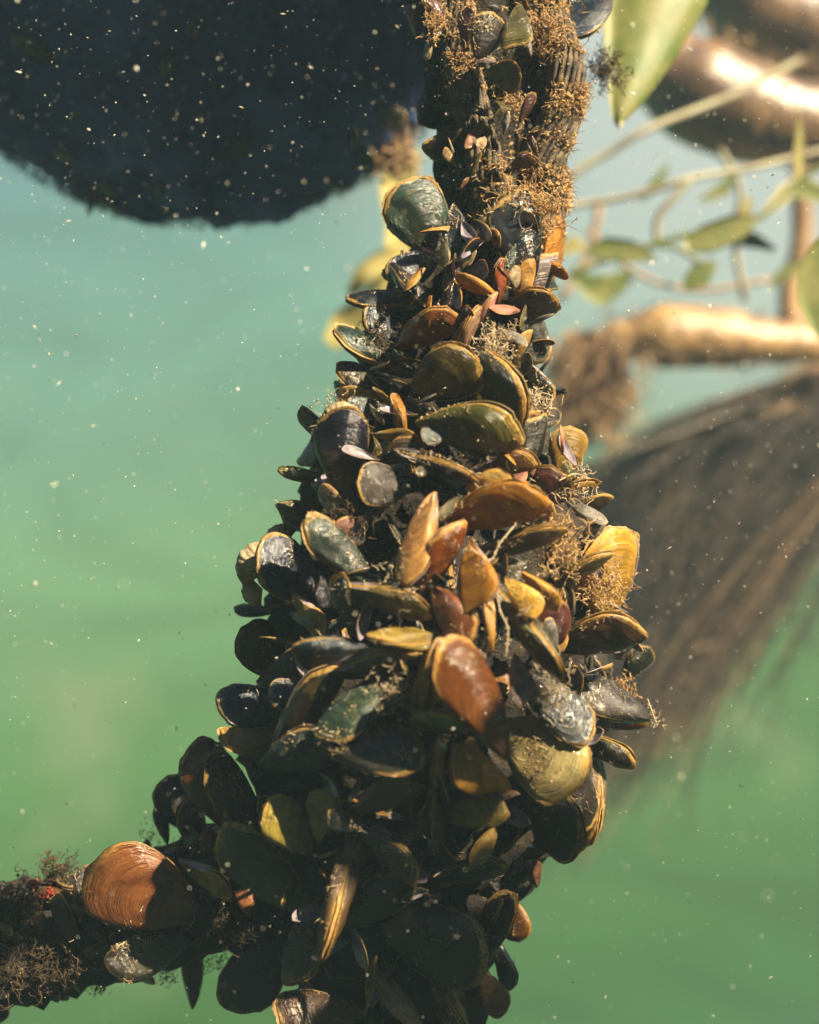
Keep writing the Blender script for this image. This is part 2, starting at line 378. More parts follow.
def mantle_mesh(hD, hV, bend, power, ex):
    v = []; f = []; n = 36
    for k, (sc_, z) in enumerate(((.55, .035), (.9, .022), (.985, .0), (.9, -.022), (.55, -.035))):
        for i in range(n):
            a = (i + .5) / n; th = 2 * pi * a; x = (1 - cos(th)) / 2; y = sin(th)
            yy = (hD * abs(y) ** ex * x ** power if y > 0 else -hV * abs(y) ** (ex * .9) * x ** (power * .7)) * 1.35 + bend * (x - .5) ** 2 - bend * .25
            r = sc_ * (1 + .012 * sin(a * 90) + .03 * noise.noise(Vector((a * 30, k, 1))))
            v.append((.5 + (x - .5) * r, yy * r, z * (1 + .4 * noise.noise(Vector((a * 14, 3, k))))))
    for k in range(4):
        for i in range(n):
            i2 = (i + 1) % n; f.append((k * n + i, k * n + i2, (k + 1) * n + i2, (k + 1) * n + i))
    f.append(tuple(range(n))[::-1]); f.append(tuple(4 * n + i for i in range(n)))
    me = bpy.data.meshes.new('mantle'); me.from_pydata(v, [], f); me.update(); me.polygons.foreach_set('use_smooth', [True] * len(f)); me.materials.append(m_mantle)
    return me
m_frill = simple('rim_frill', (.66, .44, .17), (.38, .24, .09), 7, .55, .5, .004, .4)
def frill_mesh(hD, hV, bend, power, ex, seed):
    v = []; f = []; n = 90; a0, a1 = .16 + .1 * (seed % 3) / 3, .62 + .07 * (seed % 4)
    for k in range(4):
        for i in range(n + 1):
            a = a0 + (a1 - a0) * i / n; th = 2 * pi * a; x = (1 - cos(th)) / 2; y = sin(th)
            yy = (hD * abs(y) ** ex * x ** power if y > 0 else -hV * abs(y) ** (ex * .9) * x ** (power * .7)) * 1.35 + bend * (x - .5) ** 2 - bend * .25
            rag = max(0, .5 + .9 * noise.noise(Vector((a * 16, seed * 3, 1))) + .7 * noise.noise(Vector((a * 70, seed, 2)))) * min(1, i / 8, (n - i) / 8)
            r = .97 + k / 3 * (.04 + .065 * rag)
            v.append((.5 + (x - .5) * r, yy * r, .014 + .03 * k / 3 * noise.noise(Vector((a * 22, seed, k * .4)))))
    m_ = len(v); v += [(p[0], p[1], p[2] - .008) for p in v[:m_]]
    for k in range(3):
        for i in range(n):
            q = (k * (n + 1) + i, k * (n + 1) + i + 1, (k + 1) * (n + 1) + i + 1, (k + 1) * (n + 1) + i); f.append(q); f.append(tuple(z + m_ for z in q)[::-1])
    for i in range(n): f.append((3 * (n + 1) + i, 3 * (n + 1) + i + 1, m_ + 3 * (n + 1) + i + 1, m_ + 3 * (n + 1) + i))
    me = bpy.data.meshes.new('rim_frill'); me.from_pydata(v, [], f); me.update(); me.polygons.foreach_set('use_smooth', [True] * len(f)); me.materials.append(m_frill)
    return me
VAR = []
#        hD   hV   H   power bend
SHAPES = [(.33, .12, .17, .62, .03, 1.35), (.31, .13, .18, .50, .14, 1.05), (.37, .16, .16, .60, -.06, 1.45), (.27, .10, .15, .75, .18, 1.2), (.34, .17, .19, .40, .07, .95),
          (.42, .24, .17, .35, .00, .82), (.23, .12, .15, .60, .16, 1.05), (.46, .12, .15, .80, .04, 1.75), (.38, .08, .14, 1.1, .10, 1.45)]
for i, (a, b, c, p, d, ex) in enumerate(SHAPES):
    VAR.append((valve_mesh('shell_valve', a, b, c, p, d, i, 1, ex), valve_mesh('shell_valve', a, b, c, p, d, i, -1, ex), mantle_mesh(a, b, d, p, ex), a, frill_mesh(a, b, d, p, ex, i)))

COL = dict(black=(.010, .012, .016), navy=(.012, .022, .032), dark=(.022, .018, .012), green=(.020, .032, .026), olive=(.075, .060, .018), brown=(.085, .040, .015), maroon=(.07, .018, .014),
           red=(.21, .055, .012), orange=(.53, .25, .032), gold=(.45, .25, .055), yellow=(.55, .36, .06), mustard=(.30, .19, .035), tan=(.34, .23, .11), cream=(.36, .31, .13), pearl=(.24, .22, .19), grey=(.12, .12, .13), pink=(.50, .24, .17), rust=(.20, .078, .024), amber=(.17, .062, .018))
rs = random.Random(11)
def mussel(loc, L, X, Z, colr, glow=0.0, gape=3.0, var=0, mantle=False, label=None, group=None, wide=1.0, frill=False):
    """loc: centre; X: beak->rim direction; Z: valve normal."""
    X = X.normalized(); Z = (Z - X * Z.dot(X)).normalized(); Y = Z.cross(X)
    M = Matrix((X, Y, Z)).transposed().to_4x4(); M = Matrix.Translation(loc - X * L * .5) @ M @ Matrix.Diagonal((L, L * wide, L * rs.uniform(.62, .9), 1))
    o = bpy.data.objects.new('mussel', None); col.objects.link(o); o.empty_display_size = .2; o.matrix_world = M
    tag(o, label, 'mussel', group)
    vp, vm, ma, hd, fr = VAR[var]
    j = [max(.0, c * rs.uniform(.8, 1.25)) for c in colr]
    for s_, me in ((1, vp), (-1, vm)):
        c = bpy.data.objects.new('shell_valve', me); col.objects.link(c); c.parent = o
        h = hd * .7
        # open about the hinge line on the curved side
        A = Matrix.Translation((0, h, 0)) @ Matrix.Rotation(R(gape) * s_ * 1.0, 4, 'X') @ Matrix.Translation((0, -h, 0)) @ Matrix.Rotation(R(gape * .35) * -s_, 4, 'Y')
        c.matrix_local = A
        c.color = (j[0], j[1], j[2], glow)
    if frill:
        c = bpy.data.objects.new('rim_frill', fr); col.objects.link(c); c.parent = o; c.matrix_local = Matrix.Translation((0, 0, rs.uniform(-.02, .015)))
    if mantle:
        c = bpy.data.objects.new('mantle', ma); col.objects.link(c); c.parent = o; c.color = (1, 1, 1, 1)
    return o
PLACED = []
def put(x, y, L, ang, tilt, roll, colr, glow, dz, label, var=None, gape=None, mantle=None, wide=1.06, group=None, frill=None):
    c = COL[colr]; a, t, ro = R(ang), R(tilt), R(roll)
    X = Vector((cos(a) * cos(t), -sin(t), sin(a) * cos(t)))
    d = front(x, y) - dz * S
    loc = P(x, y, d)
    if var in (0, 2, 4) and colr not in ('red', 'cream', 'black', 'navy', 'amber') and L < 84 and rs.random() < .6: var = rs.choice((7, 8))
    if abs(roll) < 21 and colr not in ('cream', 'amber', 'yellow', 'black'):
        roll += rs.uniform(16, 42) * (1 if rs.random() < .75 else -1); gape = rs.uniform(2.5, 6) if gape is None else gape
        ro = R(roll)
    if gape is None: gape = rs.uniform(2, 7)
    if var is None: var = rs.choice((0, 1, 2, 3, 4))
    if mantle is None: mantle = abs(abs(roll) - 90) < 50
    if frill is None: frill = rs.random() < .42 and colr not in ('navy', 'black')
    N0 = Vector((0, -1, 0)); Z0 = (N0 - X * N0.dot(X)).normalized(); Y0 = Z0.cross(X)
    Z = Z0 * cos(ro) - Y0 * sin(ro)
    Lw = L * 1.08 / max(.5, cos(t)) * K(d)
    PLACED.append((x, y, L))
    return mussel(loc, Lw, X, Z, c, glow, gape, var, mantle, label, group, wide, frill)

#  x, y, length, angle (beak->rim), tilt to viewer, roll, colour, glow, forward px, label, extras
T = [
# --- top of the rope
(469, 28, 42, 80, 20, 10, 'maroon', .2, 18, 'small maroon grey mussel at the top of the left rope strand', dict(var=4)),
(512, 26, 52, 250, 15, -15, 'olive', .3, 26, 'olive mussel with a thick yellow rim between the two rope strands, near the top edge', dict(var=2)),
(488, 38, 42, 60, 10, 25, 'dark', .1, 24, 'dark mussel with a thin ring like yellow rim left of the olive one', dict(var=5)),
(503, 78, 34, -30, 25, 20, 'brown', .3, 28, 'small brown mussel with a curled tan rim beneath the olive one', dict(var=5)),
(484, 63, 22, 10, 10, 0, 'pearl', .1, 36, 'tiny grey blue mussel shell on the left strand', dict(var=6)),
(413, 20, 32, 100, 0, 20, 'pearl', .1, 24, 'pearly white sliver of shell at the very top left of the rope', dict(var=6)),
(428, 48, 24, 260, 0, 0, 'pearl', .1, 30, 'second silvery sliver of shell, below the pearly white one', dict(var=6)),
(436, 8, 40, 120, 20, 0, 'maroon', .1, 14, 'dull maroon mussel at the top edge left of the rope strand', dict(var=1)),
(430, 100, 55, 250, 20, 10, 'navy', 0, 8, 'navy mussel shaded on the left flank of the rope near the float', dict(var=2)),
(446, 140, 46, 200, 20, 0, 'dark', 0, 12, 'dark mussel just left of the frayed strand where the float begins', dict(var=0)),
(580, 10, 66, 200, 10, 0, 'navy', 0, 6, 'large blue black mussel with white flecks at the top right of the rope', dict(var=5)),
(527, 108, 30, 60, 10, 30, 'maroon', .2, 24, 'tiny maroon mussel lying between the strands', dict(var=3)),
(522, 168, 34, 10, 20, 40, 'maroon', .2, 30, 'maroon mussel wedged crosswise under the right strand', dict(var=4)),
(527, 238, 92, 95, 5, 12, 'black', 0, 34, 'tall black oval mussel with a tan rim under the right rope strand', dict(var=2, wide=1.05)),
(551, 242, 80, 262, 0, -70, 'orange', .8, 6, 'glowing amber mussel edge behind the tall black oval one', dict(var=1)),
(511, 257, 28, 250, 10, 0, 'green', .2, 62, 'tiny green mussel stuck on the face of the tall black oval one', dict(var=6)),
(516, 277, 20, 90, 10, 0, 'tan', .3, 50, 'tiny tan round mussel below the tall black oval one', dict(var=5)),
(426, 218, 74, 110, 10, -10, 'green', 0, 22, 'grey green mussel with a ragged top on the left shoulder of the rope', dict(var=5)),
(452, 238, 70, 265, 10, 10, 'black', 0, 26, 'black mussel right of the grey green ragged one', dict(var=0)),
(414, 264, 54, 200, 20, -10, 'navy', 0, 18, 'navy mussel with a frilly left end below the grey green one', dict(var=4)),
(411, 288, 62, -50, 15, -70, 'dark', .2, 34, 'dark mussel seen edge on with a bright silvery seam', dict(var=3)),
(452, 287, 52, 75, 15, 30, 'dark', .2, 34, 'dark mussel with a thin orange seam beside the left strand', dict(var=3)),
(541, 283, 60, 60, 15, 10, 'pearl', .3, 20, 'shiny pearly grey mussel on the right flank below the amber edge', dict(var=4)),
(532, 310, 46, 20, 30, 15, 'maroon', .1, 30, 'maroon domed mussel with a pale frilled lip', dict(var=5)),
(528, 336, 60, 250, 10, -20, 'dark', .1, 8, 'dark mussel under the maroon domed one on the right flank', dict(var=2)),
(500, 282, 44, 80, 10, 40, 'red', .6, 24, 'narrow red mussel beside the silty rope band', dict(var=3)),
# --- upper cluster
(386, 300, 76, 178, 10, 55, 'black', 0, 34, 'black mussel pointing left like a shelf, topmost on the left side of the cluster', dict(var=3)),
(389, 322, 50, 140, 20, 0, 'navy', 0, 26, 'round blue black mussel with a grey rim beneath the black shelf one', dict(var=5)),
(430, 334, 74, 18, 15, 55, 'rust', .5, 44, 'orange brown mussel with a pale lit upper edge, seen nearly edge on', dict(var=0)),
(465, 336, 62, 62, 10, 75, 'tan', .5, 50, 'pinkish tan sliver mussel standing steeply right of the orange brown one', dict(var=3)),
(484, 312, 44, 55, 10, 75, 'pink', .4, 46, 'short pink sliver mussel just above the pinkish tan one', dict(var=3)),
(376, 352, 88, 150, 15, 20, 'green', .1, 38, 'large olive black mussel slanting down to the right with a torn brown tip', dict(var=3, wide=1.05)),
(370, 380, 66, 155, 12, 25, 'dark', .1, 26, 'narrow dark mussel tucked under the one with the torn brown tip', dict(var=3)),
(446, 380, 66, 10, 20, 25, 'olive', .5, 50, 'olive mussel with a bright yellow rounded rim in the upper cluster', dict(var=5)),
(496, 386, 88, -62, 15, 20, 'dark', .2, 56, 'large dark brown mussel with an orange right edge, slanting steeply', dict(var=4)),
(522, 348, 38, 60, 20, 50, 'gold', .8, 34, 'small bright tan mussel chip above the steep dark brown one', dict(var=4)),
(536, 384, 54, -70, 10, 0, 'dark', .1, 22, 'dark mussel crusted with white silt on the right flank', dict(var=4)),
(362, 394, 40, 170, 15, -10, 'tan', .4, 26, 'small pearly tan mussel at the left edge of the upper cluster', dict(var=4)),
(371, 406, 46, 165, 15, 0, 'navy', 0, 26, 'blue black mussel lying under the small pearly tan one', dict(var=0)),
(399, 415, 44, 285, 20, 80, 'orange', .8, 46, 'bright orange wedge of a mussel pointing up, left of centre', dict(var=0)),
(468, 431, 100, -12, 18, 28, 'olive', .3, 64, 'long dark olive mussel with a golden top rim, largest of the upper cluster', dict(var=1, wide=1.05)),
(434, 432, 26, 200, 10, 0, 'grey', .2, 62, 'small ringed grey mussel on the beak of the long olive one', dict(var=5)),
(321, 428, 52, 130, 10, 0, 'olive', .2, 12, 'olive mussel on the left outline of the upper cluster', dict(var=4)),
(347, 452, 80, 82, 15, 0, 'black', 0, 52, 'big shiny black mussel with a pale ragged top, left of centre', dict(var=4, wide=1.1)),
(533, 448, 66, 70, 15, 10, 'dark', .2, 38, 'dark silty mussel standing upright on the right of the upper cluster', dict(var=4)),
(570, 453, 46, 70, 10, -15, 'mustard', .6, 12, 'pale olive translucent mussel at the right outline behind the upright silty one', dict(var=5)),
(437, 466, 86, -22, 10, 75, 'dark', .3, 56, 'thin dark mussel seen edge on with a yellow seam below the long olive one', dict(var=3)),
(503, 468, 66, 5, 15, 10, 'rust', .6, 42, 'blurred amber brown mussel above the big orange one', dict(var=4)),
(525, 424, 38, 40, 20, 60, 'gold', .8, 34, 'small golden mussel chip right of the steep dark brown one', dict(var=4)),
(301, 474, 44, 165, 10, 15, 'tan', .5, 14, 'tan edged mussel poking out left of the big shiny black one', dict(var=3)),
(384, 482, 48, 160, 25, -10, 'dark', .2, 56, 'dark mussel with a pinkish rim right of the big shiny black one', dict(var=5)),
(400, 455, 52, 20, 15, 30, 'brown', .2, 36, 'brown mussel tucked between the big black and long olive ones', dict(var=0)),
(303, 507, 50, 175, 12, 10, 'olive', .2, 20, 'olive mussel poking out to the left with a dull green rim', dict(var=0)),
(337, 505, 44, 120, 15, -50, 'pink', .4, 54, 'pink and white mussel fragment catching the sun below the big black one', dict(var=4)),
(345, 530, 26, 60, 15, 0, 'pink', .4, 58, 'tiny pink ring shaped mussel fragment', dict(var=5)),
# --- middle cluster
(494, 511, 96, 10, 22, 20, 'orange', 1, 72, 'big bright orange mussel in the middle of the cluster', dict(var=1, wide=1.1)),
(489, 486, 44, 5, 15, 30, 'yellow', .7, 62, 'small pale yellow mussel lying behind the big bright orange one', dict(var=4)),
(545, 488, 46, 25, 25, 0, 'maroon', .1, 46, 'dark maroon mussel up and right of the big bright orange one', dict(var=4)),
(571, 493, 56, 20, 15, 60, 'gold', .7, 34, 'golden silty mussel with threads on the right shoulder', dict(var=4)),
(590, 508, 48, 25, 8, 15, 'olive', .4, 14, 'olive brown mussel outermost on the right shoulder', dict(var=0)),
(538, 516, 32, 20, 30, -20, 'red', .5, 56, 'small maroon cup shaped mussel with an orange rim', dict(var=5)),
(418, 538, 92, 248, 12, 35, 'gold', .4, 66, 'golden brown mussel with a dazzling silver face, standing upright left of centre', dict(var=3, wide=1.1)),
(441, 560, 86, 58, 15, 20, 'red', .6, 52, 'red brown mussel leaning right behind the golden upright one', dict(var=0)),
(468, 576, 70, 262, 20, 40, 'orange', .9, 74, 'pointed glowing orange mussel just below the big bright orange one', dict(var=0, wide=1.2)),
(521, 542, 86, 16, 12, 60, 'dark', .2, 56, 'dark mussel with a thin lit top rim between the orange one and the tuft', dict(var=3)),
(612, 576, 90, 78, 10, 8, 'orange', .9, 20, 'large round orange mussel with a yellow rim at the right outline', dict(var=5)),
(577, 571, 74, 27, 15, 65, 'olive', .3, 44, 'dark olive mussel seen edge on in front of the large round orange one', dict(var=3)),
(590, 540, 44, 50, 15, 10, 'grey', .2, 28, 'grey glossy mussel above the large round orange one', dict(var=4)),
(522, 596, 46, -50, 18, 0, 'yellow', .5, 82, 'smooth bright yellow mussel like a bean, right of centre', dict(var=6, wide=1.5)),
(541, 590, 48, -45, 12, 30, 'yellow', .5, 74, 'narrow yellow mussel lying against the smooth yellow bean like one', dict(var=6, wide=1.2)),
(450, 616, 60, -62, 20, 25, 'rust', .5, 66, 'brown mussel with an orange right edge beneath the glowing pointed one', dict(var=4)),
(489, 620, 62, -88, 12, 88, 'gold', .5, 70, 'narrow mussel seen edge on with a golden vertical seam', dict(var=3)),
(528, 632, 116, -55, 15, 72, 'olive', .4, 66, 'long mussel seen edge on with golden seams slanting below the yellow ones', dict(var=3)),
(556, 622, 44, 100, 20, -20, 'maroon', .4, 60, 'maroon cup shaped mussel with a pink rim right of the long edge on one', dict(var=5)),
(597, 641, 92, 8, 15, 20, 'brown', .3, 50, 'large silty brown mussel with a yellow green double rim on the right', dict(var=2, wide=1.0)),
(638, 664, 36, 40, 5, 0, 'dark', .2, -4, 'small dark cup shaped mussel behind the large silty brown one', dict(var=5)),
(298, 573, 88, 130, 12, -8, 'navy', 0, 42, 'large blue black curved mussel on the left beside the cream fragments', dict(var=4, wide=1.1)),
(343, 554, 96, 130, 12, 25, 'green', .1, 54, 'long dark green mussel slanting down right with a pinkish seam', dict(var=3)),
(307, 617, 58, -58, 15, 0, 'mustard', .5, 58, 'mustard yellow mussel on the left, between blue black ones', dict(var=2)),
(256, 610, 40, 175, 5, 15, 'green', .1, 8, 'small pointed dark green mussel sticking out left', dict(var=3)),
(268, 650, 62, 120, 8, 0, 'olive', .1, 24, 'rounded dark mussel with a dull olive rim on the left outline', dict(var=5)),
(350, 606, 62, 100, 18, -10, 'dark', .1, 58, 'dark mussel with a curved olive rim right of the mustard one', dict(var=4)),
(388, 600, 84, -20, 12, 40, 'olive', .3, 56, 'dark olive mussel with a bright line along its upper edge', dict(var=3)),
(335, 648, 80, 176, 15, -5, 'navy', 0, 62, 'blue black oval mussel with a tan outline, lying level below the mustard one', dict(var=0)),
(286, 668, 64, 25, 15, 20, 'dark', 0, 44, 'narrow dark mussel left of the level blue black oval one', dict(var=3)),
(408, 638, 80, 175, 12, 78, 'mustard', .5, 62, 'dark mussel with a level golden seam near the middle of the cluster', dict(var=3)),
(378, 662, 94, 8, 12, 60, 'brown', .2, 52, 'dark brown mussel seen edge on under the golden seam one', dict(var=3)),
(428, 686, 96, 76, 12, 78, 'rust', .5, 62, 'thin mussel seen edge on with a glowing amber seam, left of the big red one', dict(var=3)),
(477, 698, 134, 114, 14, 30, 'red', .9, 102, 'big red mussel with an orange right edge, slanting down in the centre', dict(var=3, wide=1.3)),
(516, 680, 50, -88, 12, 0, 'pearl', .2, 64, 'small pearly blue mussel right of the big red one', dict(var=0)),
(551, 706, 88, -48, 18, 0, 'green', .1, 60, 'glossy blue green mussel below the pearly blue one', dict(var=1)),
(440, 724, 58, -4, 15, 60, 'cream', .6, 68, 'pale cream mussel like a low triangle, left of the big red one\'s tip', dict(var=5)),
(606, 696, 96, 150, 8, 45, 'dark', .1, 34, 'dark triangular mussel pointing right under the large silty brown one', dict(var=1)),
(617, 722, 54, -5, 8, 35, 'rust', .6, 14, 'amber tipped mussel beneath the dark triangular one on the right', dict(var=0)),
(602, 748, 66, -30, 12, 30, 'dark', .1, 18, 'dark jagged mussel under the amber tipped one', dict(var=3)),
(482, 768, 72, 142, 18, 30, 'orange', 1, 70, 'bright orange wedge shaped mussel just below the big red one', dict(var=2)),
(536, 757, 84, -50, 22, 5, 'cream', .4, 58, 'large pale olive cream mussel covered in silt, lower right of centre', dict(var=5)),
(476, 817, 62, 10, 18, 15, 'mustard', .6, 58, 'dull mustard mussel below the bright orange wedge', dict(var=2)),
(438, 760, 56, 85, 15, 85, 'tan', .5, 60, 'slender tan mussel seen edge on left of the bright orange wedge', dict(var=3)),
(545, 812, 92, -65, 18, 15, 'dark', .2, 50, 'large dark mussel with a pinkish double rim on the lower right', dict(var=4, wide=1.1)),
(570, 778, 100, -80, 8, 12, 'dark', .2, 26, 'tall dark mussel with a thin bright rim behind the pinkish rimmed one', dict(var=3)),
(584, 800, 92, -105, 5, 20, 'olive', .5, 4, 'olive crescent mussel outermost on the lower right', dict(var=1)),
(534, 862, 50, 95, 8, 30, 'rust', .6, 30, 'small amber mussel hanging point down below the lower right shells', dict(var=3)),
(435, 820, 70, 88, 12, 80, 'dark', .2, 50, 'narrow dark mussel standing on edge left of the dull mustard one', dict(var=3)),
# --- left lower cluster
(256, 702, 70, 170, 12, -8, 'navy', 0, 36, 'blue black mussel with pale scars on the left outline above the golden striped one', dict(var=4)),
(290, 692, 38, 170, 20, 0, 'navy', 0, 54, 'small blue mussel framed by an olive ring', dict(var=5)),
(256, 738, 70, 165, 12, 15, 'mustard', .5, 38, 'golden brown striped mussel on the left outline', dict(var=0)),
(306, 708, 104, 48, 15, 30, 'dark', .1, 58, 'long dark mussel rising to the right with a brown seam', dict(var=3)),
(354, 704, 92, 218, 15, 35, 'green', .1, 60, 'dark green mussel with a tan slanting seam near the left centre', dict(var=0)),
(300, 758, 82, 10, 15, -15, 'green', 0, 56, 'dark green mussel with a tan lower rim, below the long dark ones', dict(var=2)),
(366, 752, 104, -10, 15, -40, 'dark', .2, 66, 'large brown black mussel with a pale lower edge and a square glint', dict(var=1)),
(388, 800, 74, 22, 15, 40, 'brown', .1, 52, 'dark brown mussel beneath the one with the square glint', dict(var=0)),
(292, 826, 66, 120, 15, 0, 'mustard', .3, 58, 'dull tan mussel in the lower left of the cluster', dict(var=4)),
(328, 818, 56, 70, 15, 20, 'mustard', .2, 50, 'second dull tan mussel, touching the first on its right', dict(var=0)),
(348, 820, 42, 150, 20, 0, 'black', 0, 62, 'small black oval mussel at the end of the dull tan pair', dict(var=0)),
(340, 890, 128, 254, 12, 85, 'brown', .2, 60, 'long thin mussel seen edge on, its tan seam running down the dark lower trunk', dict(var=3, wide=.8)),
(385, 853, 76, -45, 15, 35, 'dark', .1, 56, 'dark mussel with a brown rim at the lower centre', dict(var=0)),
(270, 870, 118, 130, 12, -25, 'green', .1, 54, 'large black green mussel with a long tan left edge low on the left', dict(var=1)),
(222, 790, 104, 110, 8, -15, 'brown', .2, 34, 'tall dark mussel with a pinkish brown rim at the left outline', dict(var=1)),
(240, 806, 120, 112, 12, 40, 'dark', .1, 30, 'very long black mussel leaning on the tall pinkish brown rimmed one', dict(var=3)),
(217, 848, 44, 110, 10, 10, 'brown', .2, 32, 'small brown mussel in the notch where the side rope joins', dict(var=4)),
(182, 802, 54, 95, 8, -10, 'dark', 0, 0, 'rounded dark mussel behind the oval one above the side rope', dict(var=5)),
(196, 824, 62, 92, 12, 0, 'green', .1, 26, 'dark oval mussel with an olive rim above the side rope', dict(var=0)),
(163, 824, 40, 100, 5, 20, 'dark', 0, 6, 'small dark mussel at the left end of the pair above the side rope', dict(var=3)),
(148, 886, 104, 140, 18, -5, 'amber', .3, 34, 'large round orange brown mussel on the side rope', dict(var=5)),
(206, 880, 64, -35, 15, 5, 'mustard', .3, 30, 'dull mustard mussel right of the round orange brown one', dict(var=0)),
(68, 920, 54, 105, 12, 0, 'dark', .1, 12, 'black oval mussel with a grey rim on the side rope', dict(var=0)),
(90, 890, 40, 40, 15, 10, 'grey', .1, 12, 'mauve grey mussel on top of the side rope', dict(var=5)),
(194, 978, 60, 85, 5, 30, 'olive', .2, -14, 'dark mussel hanging point down under the side rope', dict(var=3)),
(256, 962, 92, 230, 12, 0, 'black', .05, 30, 'large black mussel at the bottom of the fork between rope and trunk', dict(var=4)),
(150, 950, 80, 190, 15, -15, 'dark', 0, 22, 'dark mussel under the round orange brown one on the side rope', dict(var=1)),
# --- bottom
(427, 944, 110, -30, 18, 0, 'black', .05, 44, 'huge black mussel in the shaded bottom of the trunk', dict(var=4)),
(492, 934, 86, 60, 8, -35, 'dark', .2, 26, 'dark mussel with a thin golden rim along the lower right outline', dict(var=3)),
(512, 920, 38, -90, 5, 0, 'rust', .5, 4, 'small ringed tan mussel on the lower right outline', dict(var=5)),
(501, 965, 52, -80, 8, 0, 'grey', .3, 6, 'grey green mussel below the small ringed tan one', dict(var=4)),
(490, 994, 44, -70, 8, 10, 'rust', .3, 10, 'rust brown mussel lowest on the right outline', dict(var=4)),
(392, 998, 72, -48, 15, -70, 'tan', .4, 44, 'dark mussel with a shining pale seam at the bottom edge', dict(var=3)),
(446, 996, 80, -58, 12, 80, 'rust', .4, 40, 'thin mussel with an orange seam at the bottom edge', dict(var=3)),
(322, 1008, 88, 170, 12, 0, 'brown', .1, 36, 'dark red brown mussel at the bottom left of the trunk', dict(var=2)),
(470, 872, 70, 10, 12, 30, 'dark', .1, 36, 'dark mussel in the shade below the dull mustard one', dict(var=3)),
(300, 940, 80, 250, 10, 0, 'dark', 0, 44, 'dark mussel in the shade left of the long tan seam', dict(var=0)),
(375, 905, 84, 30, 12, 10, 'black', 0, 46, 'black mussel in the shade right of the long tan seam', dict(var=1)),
]
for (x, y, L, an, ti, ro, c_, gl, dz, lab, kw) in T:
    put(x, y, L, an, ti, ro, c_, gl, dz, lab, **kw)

# fillers: smaller look-alike mussels wedged between, and the ones round the flanks and the back
def zone(x, y):
    if x < 190: return 'small dark mussels crowded on the side rope', 'small dark mussel, one of many crowded along the side rope'
    if y < 330: return 'small dark mussels on the upper rope', 'small dark mussel, one of many half buried on the upper rope'
    if y < 560: return 'mussels packed in the upper cluster', 'dull mussel half hidden among the shells of the upper cluster'
    if y < 800: return 'mussels packed in the widest part of the cluster', 'dull mussel half hidden among the shells of the widest part of the cluster'
    return 'mussels packed at the shaded bottom', 'black mussel half hidden in the shaded bottom of the trunk'
rf = random.Random(5); cnt = 0; sp = []
tries = 0
while cnt < 135 and tries < 12000:
    tries += 1
    y = rf.uniform(215, 1060); c, h = trunk(y); th = rf.uniform(-pi, pi)
    isfront = sin(th) < .15
    if not isfront and rf.random() < .72: continue
    h2 = h * .84
    p = P(c + h2 * cos(th), y, h2 * .85 * S * sin(th))
    L = rf.uniform(44, 78) * (.75 if y < 330 else 1)
    if any((p - q).length < (L + l) * .24 * S for q, l in sp): continue
    sp.append((p, L)); cnt += 1
    nrm = Vector((cos(th), sin(th), rf.uniform(-.35, .35))).normalized()
    tan = Vector((-sin(th), cos(th), 0)) * rf.uniform(-1, 1) + Vector((0, 0, rf.uniform(-1, .8)))
    X = (nrm * rf.uniform(.35, .9) + tan.normalized()).normalized()
    if rf.random() < .3: X = (nrm * -.5 + tan.normalized()).normalized()
    Z = nrm * .5 + Vector((rf.uniform(-1, 1), rf.uniform(-1, 1), rf.uniform(-1, 1)))
    cc = rf.choice(('black', 'dark', 'dark', 'navy', 'green', 'brown', 'olive', 'dark', 'rust' if y < 800 and c + h2 * cos(th) > 400 else 'black'))
    g, lab = zone(c + h2 * cos(th), y)
    mussel(p, L * S, X, Z, COL[cc], .25, rf.uniform(2, 10), rf.choice((0, 1, 3, 3, 6, 7, 7, 8, 8)), True, lab, g, 1.0, rf.random() < .4)
# loose half shells and slivers jammed between the mussels, edges out
def half_shell(p, L, X, Z, c, glow, v):
    X = X.normalized(); Z = (Z - X * Z.dot(X)).normalized(); Y = Z.cross(X)
    M = Matrix.Translation(p - X * L * .4) @ Matrix((X, Y, Z)).transposed().to_4x4() @ Matrix.Diagonal((L, L, L * .8, 1))
    o = bpy.data.objects.new('half_shell', VAR[v][0]); col.objects.link(o); o.matrix_world = M; o.color = (*c, glow)
    return o
rh = random.Random(17); k = 0; sh = []
while k < 165:
    y = rh.uniform(225, 1015); c, h = trunk(y); u = rh.uniform(-.95, .95); x = c + h * u
    if y > 860 and rh.random() < .5: continue
    p = P(x, y, front(x, y) - rh.uniform(22, 62) * S)
    if any((p - q).length < .0105 for q in sh): continue
    sh.append(p); k += 1
    a = rh.uniform(0, 2 * pi); X = Vector((cos(a), -rh.uniform(.1, 1.1), sin(a))); Z = Vector((rh.uniform(-1, 1), rh.uniform(-.35, .35), rh.uniform(-1, 1)))
    warm = x > 400 and y < 830
    kind = rh.choice(('gold', 'tan', 'orange', 'pearl', 'rust', 'pink', 'olive')) if warm and rh.random() < .75 else rh.choice(('dark', 'brown', 'olive', 'mustard', 'grey', 'black'))
    light = kind in ('gold', 'tan', 'orange', 'pearl', 'rust', 'pink', 'mustard')
    where = 'upper cluster' if y < 500 else 'middle of the cluster' if y < 780 else 'shaded lower trunk'
    o = half_shell(p, rh.uniform(22, 48) * S, X, Z, COL[kind], .7 if light else .2, rh.choice((0, 1, 3, 3, 6)))
    sd_ = 'right' if x > 430 else 'left'
    tag(o, ('pale' if light else 'dark') + ' half shell sliver jammed edge out, %s side of the %s' % (sd_, where), 'shell', '%s half shell slivers, %s of the %s' % ('pale' if light else 'dark', sd_, where))
